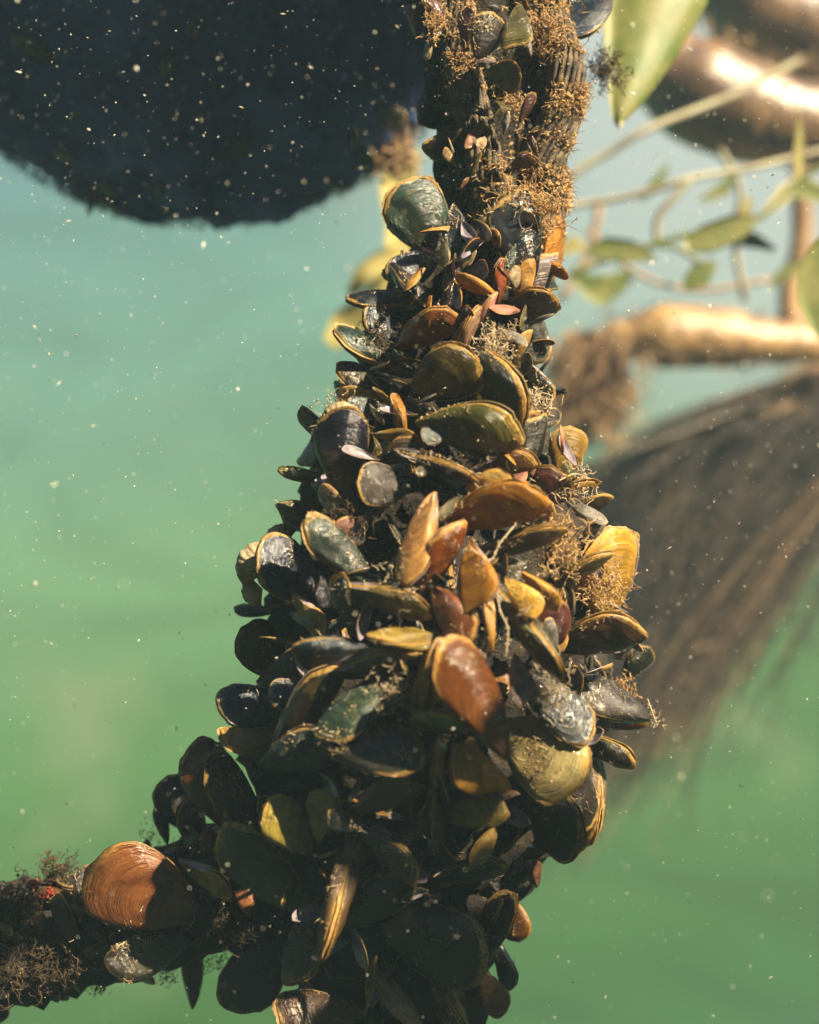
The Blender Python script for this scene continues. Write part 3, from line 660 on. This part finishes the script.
# very small shells dotting the rope above
k = 0
while k < 26:
    y = rh.uniform(-10, 215); c, h = trunk(y); u = rh.uniform(-.85, .85)
    p = P(c + h * u, y, -.024 - .014 * (1 - u * u)); k += 1; a = rh.uniform(0, 2 * pi)
    X = Vector((cos(a), -rh.uniform(.1, .6), sin(a))); Z = Vector((rh.uniform(-1, 1), rh.uniform(-1, .3), rh.uniform(-1, 1)))
    o = half_shell(p, rh.uniform(12, 26) * S, X, Z, COL[rh.choice(('brown', 'maroon', 'dark', 'tan', 'pearl', 'olive', 'black', 'rust'))], .3, rh.choice((0, 3, 5, 6)))
    tag(o, 'tiny half shell, one of many dotting the bare rope above the cluster', 'shell', 'tiny half shells on the bare rope')
k = 0
while k < 46:
    x = rh.uniform(-30, 240); cy, r_ = lerp_table(BR, x); th = rh.uniform(-1.3, 1.4)
    p = P(x, cy + r_ * .86 * sin(th), -r_ * .84 * S * cos(th)); k += 1; nrm = Vector((0, -cos(th), -sin(th)))
    X = nrm * rh.uniform(.1, .7) + Vector((rh.uniform(-1, 1), rh.uniform(-.4, .4), rh.uniform(-1, 1))); Z = nrm * .4 + Vector((rh.uniform(-1, 1), rh.uniform(-1, 1), rh.uniform(-1, 1)))
    o = half_shell(p, rh.uniform(18, 40) * S, X, Z, COL[rh.choice(('dark', 'brown', 'black', 'olive', 'rust', 'mustard'))], .25, rh.choice((0, 3, 6, 7, 8)))
    tag(o, 'small dark half shell, one of many stuck along the side rope', 'shell', 'half shells along the side rope')
cnt = 0; tries = 0
while cnt < 38 and tries < 5000:
    tries += 1
    x = rf.uniform(-90, 215); cy, r = lerp_table(BR, x); th = rf.uniform(0, 2 * pi)
    p = P(x, cy - r * .8 * sin(th), -r * .78 * S * cos(th)); L = rf.uniform(34, 58)
    if any((p - q).length < (L + l) * .22 * S for q, l in sp): continue
    sp.append((p, L)); cnt += 1
    nrm = Vector((0, -cos(th), sin(th)))
    X = (nrm * rf.uniform(.2, .7) + Vector((rf.choice((-1, 1)), rf.uniform(-.6, .6), rf.uniform(-.6, .6)))).normalized()
    Z = nrm + Vector((rf.uniform(-1, 1), rf.uniform(-1, 1), rf.uniform(-1, 1))) * .6
    g, lab = zone(100, 0)
    mussel(p, L * S, X, Z, COL[rf.choice(('black', 'dark', 'brown', 'dark', 'green'))], .1, 4, rf.choice((0, 2, 3, 4)), True, lab, g)

# ------------------------------------------------------------------ dark overgrown float, upper left
FC = P(200, -116, .31); FX, FY, FZ = 322 * K(.31), .17, 336 * K(.31)
fl = tag(empty('overgrown_float', FC), 'huge dark rounded float crusted with growth, hanging in the upper left corner', 'float')
fv = []; ff = []; nu, nv = 220, 130
for j in range(nv + 1):
    ph = pi * j / nv
    for i in range(nu):
        q = 2 * pi * i / nu
        n = Vector((sin(ph) * cos(q), sin(ph) * sin(q), -cos(ph)))
        p = Vector((n.x * FX, n.y * FY, n.z * FZ))
        dsp = .012 * noise.fractal(p * 12, 1, 2, 3) + .006 * noise.noise(p * 36) + .004 * noise.fractal(p * 60, .8, 2, 3) + .003 * noise.noise(p * 260)
        fv.append(FC + p + n * dsp)
for j in range(nv):
    for i in range(nu):
        i2 = (i + 1) % nu; ff.append((j * nu + i, j * nu + i2, (j + 1) * nu + i2, (j + 1) * nu + i))
body = mesh_obj('float_body', fv, ff, m_float, fl)
mb = MB(); rq = random.Random(3)
for k in range(11000):
    ph = rq.uniform(.15, 2.2); q = rq.uniform(pi, 2 * pi) if rq.random() < .8 else rq.uniform(0, pi)
    n = Vector((sin(ph) * cos(q), sin(ph) * sin(q), -cos(ph))); p = FC + Vector((n.x * FX, n.y * FY, n.z * FZ)) * 1.005
    L = rq.uniform(.003, .008); dr = (n * .7 + Vector((rq.uniform(-1, 1), rq.uniform(-1, 1), rq.uniform(-1.2, .2))) * .8).normalized()
    mb.tube([p, p + dr * L * .5, p + dr * L + Vector((rq.uniform(-1, 1), 0, rq.uniform(-1, 1))) * L * .3], [.0006, .0005, .0002], 3, False)
mb.build('turf_growth', m_float, fl)
for k in range(22):
    th0 = rq.uniform(.3, 1.25); q = rq.uniform(1.08 * pi, 1.92 * pi)
    n = Vector((sin(th0) * cos(q), sin(th0) * sin(q), -cos(th0))); p = FC + Vector((n.x * FX, n.y * FY, n.z * FZ)) * 1.01
    X = (n * .5 + Vector((rq.uniform(-1, 1), rq.uniform(-.3, .3), rq.uniform(-1, 1)))).normalized()
    mussel(p, rq.uniform(.022, .036), X, n + Vector((rq.uniform(-.5, .5), 0, rq.uniform(-.5, .5))), COL[rq.choice(('navy', 'black', 'navy', 'dark'))], .0, 3, rq.choice((0, 1, 2, 4)), False,
           'dim blue grey mussel, one of many stuck to the dark float', 'dim mussels stuck to the float')

# ------------------------------------------------------------------ cream fragments on the left outline, barnacles
def cockle(x, y, r, ang, d, label, seed):
    v = []; f = []; na, nb = 40, 12
    for j in range(nb + 1):
        s_ = j / nb
        for i in range(na):
            a = -1.15 + 2.3 * i / (na - 1)
            rr = s_ * (1 + .07 * noise.noise(Vector((a * 6, seed, 0)))) * (1 - .12 * abs(a) ** 2)
            z = .45 * sqrt(max(0, 1 - (s_ - .35) ** 2 / .5)) * (1 - .3 * abs(a)) + .025 * cos(a * 26) * s_ + .03 * noise.noise(Vector((a * 3, s_ * 5, seed)))
            v.append((rr * sin(a), -z, rr * cos(a) - .45))
    n0 = len(v); v += [(p[0] * .96, p[1] + .06, p[2]) for p in v[:n0]]
    for j in range(nb):
        for i in range(na - 1):
            q = (j * na + i, j * na + i + 1, (j + 1) * na + i + 1, (j + 1) * na + i); f.append(q); f.append(tuple(k + n0 for k in q)[::-1])
    for i in range(na - 1): f.append((nb * na + i, nb * na + i + 1, n0 + nb * na + i + 1, n0 + nb * na + i))
    for j in range(nb):
        f.append((j * na, (j + 1) * na, n0 + (j + 1) * na, n0 + j * na)); f.append((j * na + na - 1, (j + 1) * na + na - 1, n0 + (j + 1) * na + na - 1, n0 + j * na + na - 1))
    M = Matrix.Translation(P(x, y, d)) @ Matrix.Rotation(R(ang), 4, 'Y') @ Matrix.Scale(r * S, 4)
    o = mesh_obj('shell_fragment', [M @ Vector(p) for p in v], f, m_cream); tag(o, label, 'shell')
    return o
cockle(255, 563, 30, -60, -.060, 'ribbed cream shell fragment, upper of two on the left outline of the cluster', 1)
cockle(254, 592, 20, -110, -.058, 'smaller cream shell fragment, lower of two on the left outline of the cluster', 2)
cockle(280, 537, 22, -30, -.045, 'pale ragged shell fragment above the cream pair on the left outline', 3)
cockle(343, 418, 26, 5, -.070, 'pale frilled shell fragment crowning the big shiny black mussel', 4)
cockle(577, 602 - 14, 13, 20, -.052, 'small white shell fragment on the orange mussel at the right outline', 5)

# ------------------------------------------------------------------ tufts of hydroids and byssus
def tuft(x, y, d, r, n, mat, label, seed, name='algae_tuft', cat='algae', droop=0.0, th=.0004):
    n = int(n * 2.2); th *= .62
    q = random.Random(seed); mb = MB(); c = P(x, y, d)
    for k in range(n):
        p = c + Vector((q.gauss(0, 1), q.gauss(0, .5), q.gauss(0, 1))) * r * S * .42
        dr = Vector((q.gauss(0, 1), q.gauss(-.5, .8), q.gauss(-droop, 1))).normalized(); pts = [p]; L = r * S * q.uniform(.25, .65)
        for i in range(4):
            dr = (dr + Vector((q.gauss(0, 1), q.gauss(0, 1), q.gauss(0, 1))) * .6).normalized(); pts.append(pts[-1] + dr * L / 4)
            if q.random() < .5: mb.tube([pts[-1], pts[-1] + (dr + Vector((q.gauss(0, 1), q.gauss(0, 1), q.gauss(0, 1))) * .8).normalized() * L * .3], [th * .7, th * .3], 3, False)
        mb.tube(pts, [th, th, th * .8, th * .6, th * .3], 4, False)
        if q.random() < .5: mb.chip(pts[q.randrange(5)], th * q.uniform(1.2, 4), q)
    return tag(mb.build(name, mat), label, cat)
def fd(x, y, dz): return front(x, y) - dz * S
tuft(558, 545, fd(558, 545, 62), 30, 110, m_fuzz, 'golden feathery tuft right of the big bright orange mussel', 1)
tuft(604, 588, fd(604, 588, 52), 26, 90, m_fuzz, 'golden tuft growing on the large round orange mussel', 2)
tuft(574, 486, fd(574, 486, 54), 22, 60, m_fuzzw, 'pale thready tuft on the right shoulder of the cluster', 3)
tuft(533, 404, fd(533, 404, 34), 20, 90, m_fuzzw, 'white crusty tuft on the right flank of the upper cluster', 4)
tuft(546, 30, -.03, 26, 130, m_fuzz, 'thick tan tuft at the top of the right rope strand', 5)
tuft(436, 24, -.04, 15, 50, m_fuzz, 'small tan tuft beside the maroon mussel at the top left of the rope', 6)
tuft(512, 104, -.03, 18, 40, m_fuzz, 'sparse golden sprigs between the two rope strands', 7, droop=.6)
tuft(462, 60, -.045, 16, 70, m_fuzz, 'tan tuft on the left rope strand under the maroon grey mussel', 8)
tuft(478, 452, fd(450, 452, 52), 24, 70, m_fuzzd, 'brown fuzzy tuft under the long dark olive mussel', 9)
tuft(378, 400 - 62, fd(378, 338, 52), 20, 60, m_fuzzd, 'dark brown tuft on the mussel with the torn tip', 10)
tuft(398, 580, fd(398, 580, 60), 22, 50, m_fuzzw, 'pale grey tuft between the golden upright and olive mussels', 11, th=.0003)
tuft(396, 692, fd(396, 692, 60), 26, 60, m_fuzzw, 'grey thready tuft in the dark hollow left of centre', 12, th=.00028)
tuft(530, 205, -.045, 32, 150, m_fuzz, 'bright tan matted tuft where the right strand ends', 13)
tuft(345, 410, -.052, 22, 70, m_fuzzw, 'pale tuft on top of the big shiny black mussel', 14, th=.0004)
tuft(604, 70, .03, 24, 120, m_fuzzd, 'blurred brown tuft right of the rope near the top', 15)
tuft(58, 872, -.01, 22, 120, m_fuzzd, 'brown bushy tuft on top of the side rope', 16)
tuft(152, 835, .0, 16, 20, m_fuzzd, 'fine brown hairs above the round orange brown mussel', 17, th=.00025)
tuft(98, 984, .0, 12, 30, m_fuzz, 'tan scrap hanging under the side rope', 18, droop=1)
tuft(166, 976, .0, 14, 26, m_fuzzd, 'brown wisp hanging under the side rope', 19, droop=1.5, th=.0003)
tuft(216, 962, .0, 15, 26, m_fuzzd, 'second brown wisp hanging near the fork', 20, droop=1.5, th=.0003)
tuft(622, 690, -.01, 16, 60, m_fuzz, 'yellow brown tuft behind the dark triangular mussel', 21)
tuft(655, 718, -.03, 10, 14, m_fuzzw, 'pale wisp drifting off the tip of the dark triangular mussel', 22, th=.0003)
tuft(520, 420, fd(520, 366, 62), 18, 60, m_fuzzw, 'pale silt tuft on the steep dark brown mussel', 23, th=.0003)
tuft(495, 345, -.075, 22, 90, m_fuzzw, 'pale crust above the steep dark brown mussel', 24, th=.0004)
tuft(350, 520, fd(350, 520, 60), 22, 60, m_fuzzd, 'brown matted tuft by the pink shell fragments', 25)
tuft(545, 690, fd(545, 730, 78), 22, 70, m_fuzzw, 'pale silt tuft on the blue green mussel', 26, th=.0003)

for i, (x, y, lb) in enumerate(((20, 905, 'brown matted tuft at the left edge on top of the side rope'), (52, 960, 'brown matted tuft on the front of the side rope, lower left'), (112, 900, 'brown matted tuft left of the round orange brown mussel'), (8, 968, 'brown matted tuft at the left edge low on the side rope'), (232, 925, 'brown matted tuft in the fork of the rope'))):
    tuft(x, y, fd(x, y, -2), 28, 80, m_fuzzd, lb, 60 + i)
# thin threads
for (pts, lab) in (
    ([(470, 548), (490, 560), (500, 543), (515, 525), (530, 505)], 'beaded pale byssus thread crossing below the big bright orange mussel'),
    ([(497, 590), (500, 610), (508, 630), (506, 655)], 'pale byssus thread hanging beside the smooth yellow mussel'),
    ([(648, 700), (652, 712), (656, 722)], 'short pale thread trailing from the right outline'),
    ([(560, 480), (575, 474), (588, 478), (597, 488)], 'pale thread looping over the right shoulder')):
    mb = MB(); q = random.Random(len(lab))
    p3 = catmull([P(x, y, fd(x, y, 84)) for x, y in pts], 10); mb.tube(p3, .00035, 4)
    for p in p3:
        if q.random() < .7: mb.chip(p + Vector((q.gauss(0, 1), 0, q.gauss(0, 1))) * .0006, .0006, q)
    tag(mb.build('byssus_thread', m_fuzzw), lab, 'thread')
for i, (x, y, r) in enumerate(((33, 884, 7), (47, 894, 6), (28, 904, 6), (8, 890, 7))):
    mb = MB(); q = random.Random(i)
    for k in range(26): mb.chip(P(x, y, -.028) + Vector((q.gauss(0, 1), q.gauss(0, 1), q.gauss(0, 1))) * r * S * .45, r * S * .35, q)
    tag(mb.build('red_sponge', m_red if i < 3 else m_fuzz), 'small red sponge blob on the left end of the side rope' if i < 3 else 'small yellow sponge blob on the side rope at the left edge of the photo', 'sponge', 'red sponge blobs on the side rope' if i < 3 else None)

# fuzz and crumbs along the rope strands
mb = MB(); q = random.Random(21); mb2 = MB()
for (pts, r), dens in zip(strand_paths, (4600, 7500, 1800)):
    for k in range(dens):
        i = q.randrange(len(pts) - 1); p = pts[i].lerp(pts[i + 1], q.random())
        cl = noise.noise(p * 70)
        if cl < -.12 + .25 * q.random(): continue
        an = q.gauss(-.6, 1.2); n = Vector((cos(an), sin(an) * 1.0 if sin(an) < 0 else sin(an), 0)); s0 = p + n * r * q.uniform(1.0, 1.22)
        if q.random() < .75: mb.chip(s0, abs(q.gauss(0, .00045)) + .00022, q, q.uniform(1, 1.8))
        else:
            dr = (n + Vector((q.gauss(0, 1), q.gauss(0, 1), q.gauss(0, 1))) * .7).normalized(); L = q.uniform(.0015, .0055)
            mb.tube([s0, s0 + dr * L * .5, s0 + dr * L + Vector((q.gauss(0, 1), q.gauss(0, 1), q.gauss(0, 1))) * L * .35], [.00020, .00018, .0001], 3, False)
tag(mb.build('rope_fuzz', m_fuzz, None, False), 'tan crumbs and short hairs of growth along the rope strands', 'growth', kind='stuff')

# ------------------------------------------------------------------ settled silt: ray cast onto the shells
dg = bpy.context.evaluated_depsgraph_get(); bpy.context.view_layer.update()
V = []; F = []
for o in list(scene.objects):
    if o.type != 'MESH' or o.name.split('.')[0] not in ('shell_valve', 'byssus_mat', 'rope_strand'): continue
    mw = o.matrix_world; b0 = len(V)
    if mw.translation.y > .15: continue
    V += [mw @ v.co for v in o.data.vertices]; F += [tuple(b0 + i for i in p.vertices) for p in o.data.polygons]
bv = BVHTree.FromPolygons(V, F)
mb = MB(); mbh = MB(); q = random.Random(99); made = 0
for k in range(48000):
    y = q.uniform(-10, 1030); c, h = trunk(y)
    if q.random() < .12: x = q.uniform(-10, 230); y = q.uniform(840, 1000)
    else: x = c + h * q.uniform(-1.1, 1.1)
    tgt = P(x, y, front(x, y)); dirn = Vector((q.uniform(-.5, .6), 1, q.uniform(-1.1, .1))).normalized()
    hit, nrm, fi, ds = bv.ray_cast(tgt - dirn * .12, dirn, .3)
    if hit is None: continue
    if nrm.dot(dirn) > 0: nrm = -nrm
    clump = noise.noise(hit * 45) * .5 + noise.noise(hit * 130) * .5
    up = nrm.z
    if clump + .22 * up + .10 * (x > 450) < .16: continue
    made += 1
    if made > 11000: break
    r_ = q.uniform(.00014, .00042) * (1.8 if q.random() < .06 else 1)
    mb.chip(hit + nrm * r_ * .3, r_, q, q.uniform(1, 1.6))
    if q.random() < .10:
        L = q.uniform(.002, .006); a = nrm.orthogonal().normalized(); dr = (nrm * .3 + a * q.gauss(0, 1) + nrm.cross(a) * q.gauss(0, 1)).normalized()
        mbh.tube([hit, hit + dr * L * .5 + nrm * L * .2, hit + dr * L], [.00016, .00016, .0001], 3, False)
tag(mb.build('settled_silt', m_silt, None, False), 'pale silt crumbs scattered over the shells', 'silt', kind='stuff')
tag(mbh.build('byssus_hairs', m_fuzzw, None, False), 'fine pale hairs stuck to the shells', 'byssus', kind='stuff')

# ------------------------------------------------------------------ background water plant and other things, behind
def blade(name, path, widths, mat, parent, curl=.18, thick=.0012, k=6, nacross=7, normal=Vector((0, -1, 0)), tipmat=None):
    pts = catmull(path, k); m = len(pts); v = []; f = []
    for i, p in enumerate(pts):
        t = (pts[min(i + 1, m - 1)] - pts[max(i - 1, 0)]).normalized(); a = t.cross(normal).normalized(); n = a.cross(t)
        u = i / (m - 1) * (len(widths) - 1); j = min(int(u), len(widths) - 2); wd = widths[j] + (widths[j + 1] - widths[j]) * (u - j)
        for s_ in (1, -1):
            for c in range(nacross):
                z = -1 + 2 * c / (nacross - 1)
                rib = .0009 * math.exp(-(z * 5) ** 2)
                v.append(p + a * z * wd + n * (curl * wd * (z * z) + s_ * (thick * (1 - .7 * z * z) + rib * (1 if s_ > 0 else .3))))
    w2 = nacross * 2
    for i in range(m - 1):
        for c in range(nacross - 1):
            b = i * w2 + c; f.append((b, b + 1, b + w2 + 1, b + w2)); b += nacross; f.append((b, b + w2, b + w2 + 1, b + 1))
        for e0 in (0, nacross - 1):
            b = i * w2 + e0; f.append((b, b + w2, b + w2 + nacross, b + nacross))
    fm = None
    if tipmat:
        fm = []
        for i in range(m - 1):
            fm += [1 if i > m * .86 else 0] * ((nacross - 1) * 2 + 2)
        return mesh_obj(name, v, f, mat, parent, mats=[mat, tipmat], fm=fm)
    return mesh_obj(name, v, f, mat, parent)

# leaf-shaped discs added out of view overhead to shade float, lower trunk, side rope
m_shade_disc = simple('added_shade_disc', (.05, .09, .02), (.08, .12, .03), 20, .5, .2, .002)
for i, (tx, ty, z, r0, *dep) in enumerate(((280, 10, .52, .075, .17), (130, 40, .525, .075, .17), (0, 50, .52, .08, .18), (390, 20, .53, .05, .2), (235, 80, .535, .045, .17), (180, -60, .53, .09, .17), (430, 975, .500, .046), (520, 975, .512, .026), (350, 1060, .498, .05), (460, 1080, .511, .05), (385, 880, .503, .022), (285, 935, .508, .026), (-60, 935, .515, .05))):
    tp = P(tx, ty, dep[0] if dep else front(tx, ty) - .018); tp = tp + SUN * ((z - tp.z) / SUN.z); x, y = tp.x, tp.y
    v = []; f = []; n = 48
    for k in range(5):
        for j in range(n):
            a = .25 + (2 * pi - .5) * j / (n - 1); rr = r0 * (k / 4) * (1 + .13 * noise.noise(Vector((cos(a) * 2.2, sin(a) * 2.2, i * 3))) + .05 * sin(a * 9 + i))
            for s_ in (0, 1): v.append((x + rr * cos(a + i), y + rr * sin(a + i), z + .012 * noise.noise(Vector((rr * cos(a) * 25, rr * sin(a) * 25, i))) - .0012 * s_))
    for k in range(4):
        for j in range(n - 1):
            b = (k * n + j) * 2; c_ = b + n * 2
            f.append((b, b + 2, c_ + 2, c_)); f.append((b + 1, c_ + 1, c_ + 3, b + 3))
    o = mesh_obj('added_shade_disc', v, f, m_shade_disc); tag(o, 'leaf-shaped disc added overhead out of view to cast shade', 'leaf', 'added shade discs overhead')

# yellow frond behind the rope, left
k_ = K(.58)
yf = tag(empty('yellow_frond', P(405, 165, .58)), 'blurred yellow frond hanging behind the rope, left of it', 'seaweed')
blade('frond_blade', [P(415, 150, .58), P(398, 185, .58), P(404, 225, .58), P(402, 268, .58), P(378, 300, .58), P(350, 325, .59), P(330, 345, .59)], [8 * k_, 18 * k_, 17 * k_, 20 * k_, 15 * k_, 15 * k_, 18 * k_, 9 * k_], m_leafy, yf, .58)
blade('frond_blade', [P(400, 250, .57), P(385, 262, .57), P(365, 275, .57), P(350, 295, .58)], [6 * k_, 12 * k_, 10 * k_, 4 * k_], m_leafy, yf, .58)
tuft(396, 158, .28, 34, 130, m_rootl, 'blurred tan tuft between the float and the rope', 40, th=.001)

# large hanging leaf, top
k_ = K(.16)
ll = blade('hanging_leaf', [P(668, -70, .20), P(658, -20, .18), P(645, 30, .17), P(631, 80, .16), P(621, 112, .155), P(619, 128, .155)], [50 * k_, 56 * k_, 42 * k_, 24 * k_, 10 * k_, 1.5 * k_], m_leaf, None, -.25, tipmat=m_pale)
tag(ll, 'large green leaf with a pale tip hanging point down at the top right', 'leaf')
er = blade('hanging_leaf', [P(850, 225, .2), P(826, 260, .2), P(818, 300, .2), P(832, 350, .2)], [10 * K(.2), 22 * K(.2), 22 * K(.2), 6 * K(.2)], m_leaf, None, .2)
tag(er, 'green leaf entering at the right edge of the photo', 'leaf')

# branching water weed
wd = tag(empty('water_weed', P(840, 150, .42)), 'slender green water weed with narrow leaves and pale stems at the right', 'water plant')
d = .52; k_ = K(d)
def stem(path, r, mat=m_twig, nm='stem'):
    mb = MB(); mb.tube(catmull([P(x, y, d + dd) for x, y, dd in path], 6), [r * k_] * (6 * (len(path) - 1) + 1), 7); return mb.build(nm, mat, wd)
stem([(860, 150, .0), (800, 178, .0), (775, 205, .0), (750, 222, 0), (700, 232, 0), (650, 245, 0), (600, 262, 0), (570, 275, 0)], 3.2, m_leaf)
stem([(520, 214, .0), (576, 205, .02), (620, 198, .02), (660, 188, .02), (692, 178, .02), (760, 166, .05), (860, 140, .1)], 3.5, m_twig)
stem([(690, 180, .02), (672, 200, .02), (658, 218, .02), (657, 245, .02)], 4, m_twig)
stem([(520, 215, .05), (582, 168, .05), (610, 152, .05), (650, 128, .05), (730, 96, .1), (800, 60, .2)], 4, m_twig)
stem([(650, 245, 0), (675, 248, 0), (700, 262, 0), (712, 272, 0)], 2.5, m_leaf)
def lf(path, wds, mat=m_leaf, tip=None, dd=0): return blade('leaf', [P(x, y, d + dd) for x, y in path], [w_ * k_ for w_ in wds], mat, wd, .3, tipmat=tip)
lf([(655, 258), (630, 252), (605, 250), (587, 254)], [3, 11, 12, 3])
lf([(758, 218), (735, 228), (705, 240), (684, 246)], [3, 13, 14, 5], m_leaf, m_pale, -.06)  # white highlight at the tip is put into its colour
lf([(775, 250), (750, 240), (725, 238)], [2, 9, 4], m_leaf, None, .03)
lf([(762, 216), (782, 196), (796, 180)], [3, 9, 4], m_pale, None)
lf([(780, 195), (805, 190), (835, 200)], [3, 11, 7])
lf([(797, 180), (799, 150), (798, 116)], [3, 6, 1], m_leafy, None, -.08)
lf([(715, 262), (700, 275), (684, 285)], [3, 13, 5], m_leaf)
lf([(735, 225), (745, 212), (750, 196)], [2, 6, 2], m_leafy)
lf([(570, 272), (600, 290), (630, 275)], [5, 18, 7], m_leaf, None, .15)
lf([(560, 255), (573, 245), (585, 250)], [4, 9, 4], m_leafy, None, .1)
stem([(560, 478, .3), (600, 462, .3), (640, 448, .3), (700, 425, .35), (790, 390, .5)], 4, m_root)

lf([(640, 200), (655, 185), (668, 165)], [2, 7, 2], m_leaf, None, .1)
lf([(700, 200), (722, 190), (738, 170)], [2, 8, 2], m_leaf, None, .1)
lf([(815, 262), (790, 270), (770, 285)], [3, 9, 3], m_leaf, None, .1)
stem([(585, 230, .2), (640, 275, .2), (700, 290, .2), (770, 280, .2)], 3, m_rootl)
stem([(720, 150, .15), (740, 190, .15), (735, 240, .15), (745, 300, .15)], 4, m_twig)
stem([(560, 300, .3), (590, 250, .3), (600, 200, .3)], 5, m_rootl)
# floating plant with swollen stalks and hanging roots
fp = tag(empty('floating_plant', P(860, 200, .75)), 'floating plant with swollen glossy brown stalks and a thick brush of hanging brown roots', 'water plant')
def bulb(path, rad, mat, d_, flat=.9):
    kk = K(d_); pts = catmull([P(x, y, d_ + dd) for x, y, dd in path], 8); m = len(pts); rr = []
    for i in range(m):
        u = i / (m - 1) * (len(rad) - 1); j = min(int(u), len(rad) - 2); t = u - j; t = t * t * (3 - 2 * t); rr.append((rad[j] + (rad[j + 1] - rad[j]) * t) * kk)
    mb = MB(); mb.tube(pts, rr, 28); return mb.build('petiole', mat, fp)
bulb([(585, 338, 0), (620, 338, 0), (665, 336, 0), (720, 338, 0), (770, 342, 0), (850, 345, .03)], [5, 18, 33, 30, 22, 18], m_petiole, .95)
bulb([(636, 20, 0), (660, 62, 0), (700, 92, 0), (748, 112, 0), (800, 124, 0), (880, 128, .02)], [14, 40, 52, 50, 42, 40], m_petiole2, .85)
bulb([(700, -30, .1), (760, 10, .1), (830, 40, .1), (900, 50, .1)], [30, 56, 60, 50], m_petiole2, .95)
bulb([(800, 170, 0), (802, 240, 0), (790, 300, 0), (800, 360, 0)], [10, 11, 12, 14], m_rootl, 1.0)
# root brush
q = random.Random(31); mb = MB(); mbl = MB(); d_ = 1.15
def rootfib(x0, y0, dd, L, drx, dry, m_, th, arch=0.0):
    pts = []; kk = K(d_); x, y = x0, y0; n = 9; wob = q.uniform(-1, 1)
    for i in range(n):
        pts.append(P(x, y, d_ + dd)); t = i / n; ar = max(0, 1 - t * 2.4) * arch
        x += (drx - .75 * ar + .14 * sin(i * .9 + wob * 4) + q.gauss(0, .06)) * L / n; y += (dry * (1 - .6 * ar) + q.gauss(0, .04)) * L / n
        if i > 1 and q.random() < .8:
            a = pts[-1]; 
            m_.tube([a, a + Vector((q.gauss(0, 1), q.gauss(0, 1), q.gauss(-.3, 1))) * kk * 9], [th * .5 * kk, th * .2 * kk], 3, False)
    m_.tube(pts, [th * kk * (1 - .75 * i / n) for i in range(n)], 4, False)
for lock in range(185):
    t = q.random(); x0 = 742 + 220 * t; y0 = 440 - 90 * t + q.uniform(-16, 110) * q.random(); dd = q.uniform(-.2, .2)
    L = q.uniform(330, 560) * (.78 + .4 * min(1, t * 2.2)); dx = (-.42 - .14 * q.random() if t > .25 else -.18 + q.uniform(-.14, .05)); mat_b = mb if q.random() < .8 else mbl
    arch_ = q.uniform(.4, 1.5)
    for k in range(22):
        rootfib(x0 + q.gauss(0, 9), y0 + q.gauss(0, 8), dd + q.gauss(0, .015), L * q.uniform(.45, 1.05), dx + q.gauss(0, .045), .93, mat_b, q.uniform(.6, 1.4), arch_)
mb.build('root_brush', m_root, fp, False)
for k in range(420):  # paler roots along the top of the brush, sunlight put into their colour
    t = q.random(); x0 = 665 + 230 * t; y0 = 462 - 115 * t + q.uniform(-26, 30)
    rootfib(x0, y0, q.uniform(-.14, -.05), q.uniform(20, 60), q.uniform(-.7, .3), .8, mbl, 1.6)
for k in range(520):
    x0 = q.gauss(592, 16); y0 = q.uniform(330, 400)
    rootfib(x0, y0, -.35 + q.uniform(-.05, .05), q.uniform(20, 70), q.uniform(-.6, .4), .9, mbl, 1.5)
for (xa, ya, xb, yb, rr_, dz_) in ((600, 338, 850, 345, 27, .93), (660, 60, 860, 126, 46, .82)):
    for k in range(420):
        t = q.random(); an = q.uniform(0, 2 * pi); kk = K(dz_); p = P(xa + (xb - xa) * t, ya + (yb - ya) * t, dz_) + Vector((0, -cos(an), sin(an))) * rr_ * kk
        mbl.tube([p, p + Vector((q.gauss(0, 1), q.gauss(0, 1), q.gauss(0, 1))) * kk * 7], [.8 * kk, .3 * kk], 3, False)
mbl.build('side_roots', m_rootl, fp, False)

# ------------------------------------------------------------------ specks drifting in the water
mb = MB(); q = random.Random(77)
for k in range(7500):
    dd = q.uniform(-.20, .14) if q.random() < .8 else q.uniform(.1, 1.6)
    y = q.uniform(-40, 1060)
    if q.random() < (y / 1024) * .72: continue
    p = P(q.uniform(-40, 860), y, dd)
    r_ = abs(q.gauss(0, 1)) * .00016 + .00012
    if q.random() < .025: r_ *= 2.4
    mb.chip(p, r_, q, 1 if q.random() < .6 else q.uniform(1.5, 3.5))
for k in range(110):
    p = P(q.uniform(-20, 840), 1024 * q.random() ** 1.6, q.uniform(.3, 1.6)); mb.chip(p, q.uniform(.0006, .0019), q, 1.3)
tag(mb.build('drifting_specks', m_snow, None, False), 'pale specks drifting through the water', 'particles', kind='stuff')

# ------------------------------------------------------------------ the water's own haze
def box(name, a, b, mat):
    v = [(x, y, z) for x in (a[0], b[0]) for y in (a[1], b[1]) for z in (a[2], b[2])]
    f = [(0, 1, 3, 2), (4, 6, 7, 5), (0, 4, 5, 1), (2, 3, 7, 6), (0, 2, 6, 4), (1, 5, 7, 3)]
    return mesh_obj(name, v, f, mat, None, False)
hm = bpy.data.materials.new('haze'); hm.use_nodes = True; hn = hm.node_tree.nodes; hn.clear()
ho = hn.new('ShaderNodeOutputMaterial'); pv = hn.new('ShaderNodeVolumePrincipled'); pv.inputs['Color'].default_value = (.48, .72, .90, 1)
pv.inputs['Density'].default_value = HAZE_DENSITY; pv.inputs['Anisotropy'].default_value = .05
hm.node_tree.links.new(pv.outputs[0], ho.inputs[1])
tag(box('haze', (-2.2, -1.3, -2.0), (2.2, 2.8, .62), hm), 'even green blue haze of the water', 'haze', kind='stuff')
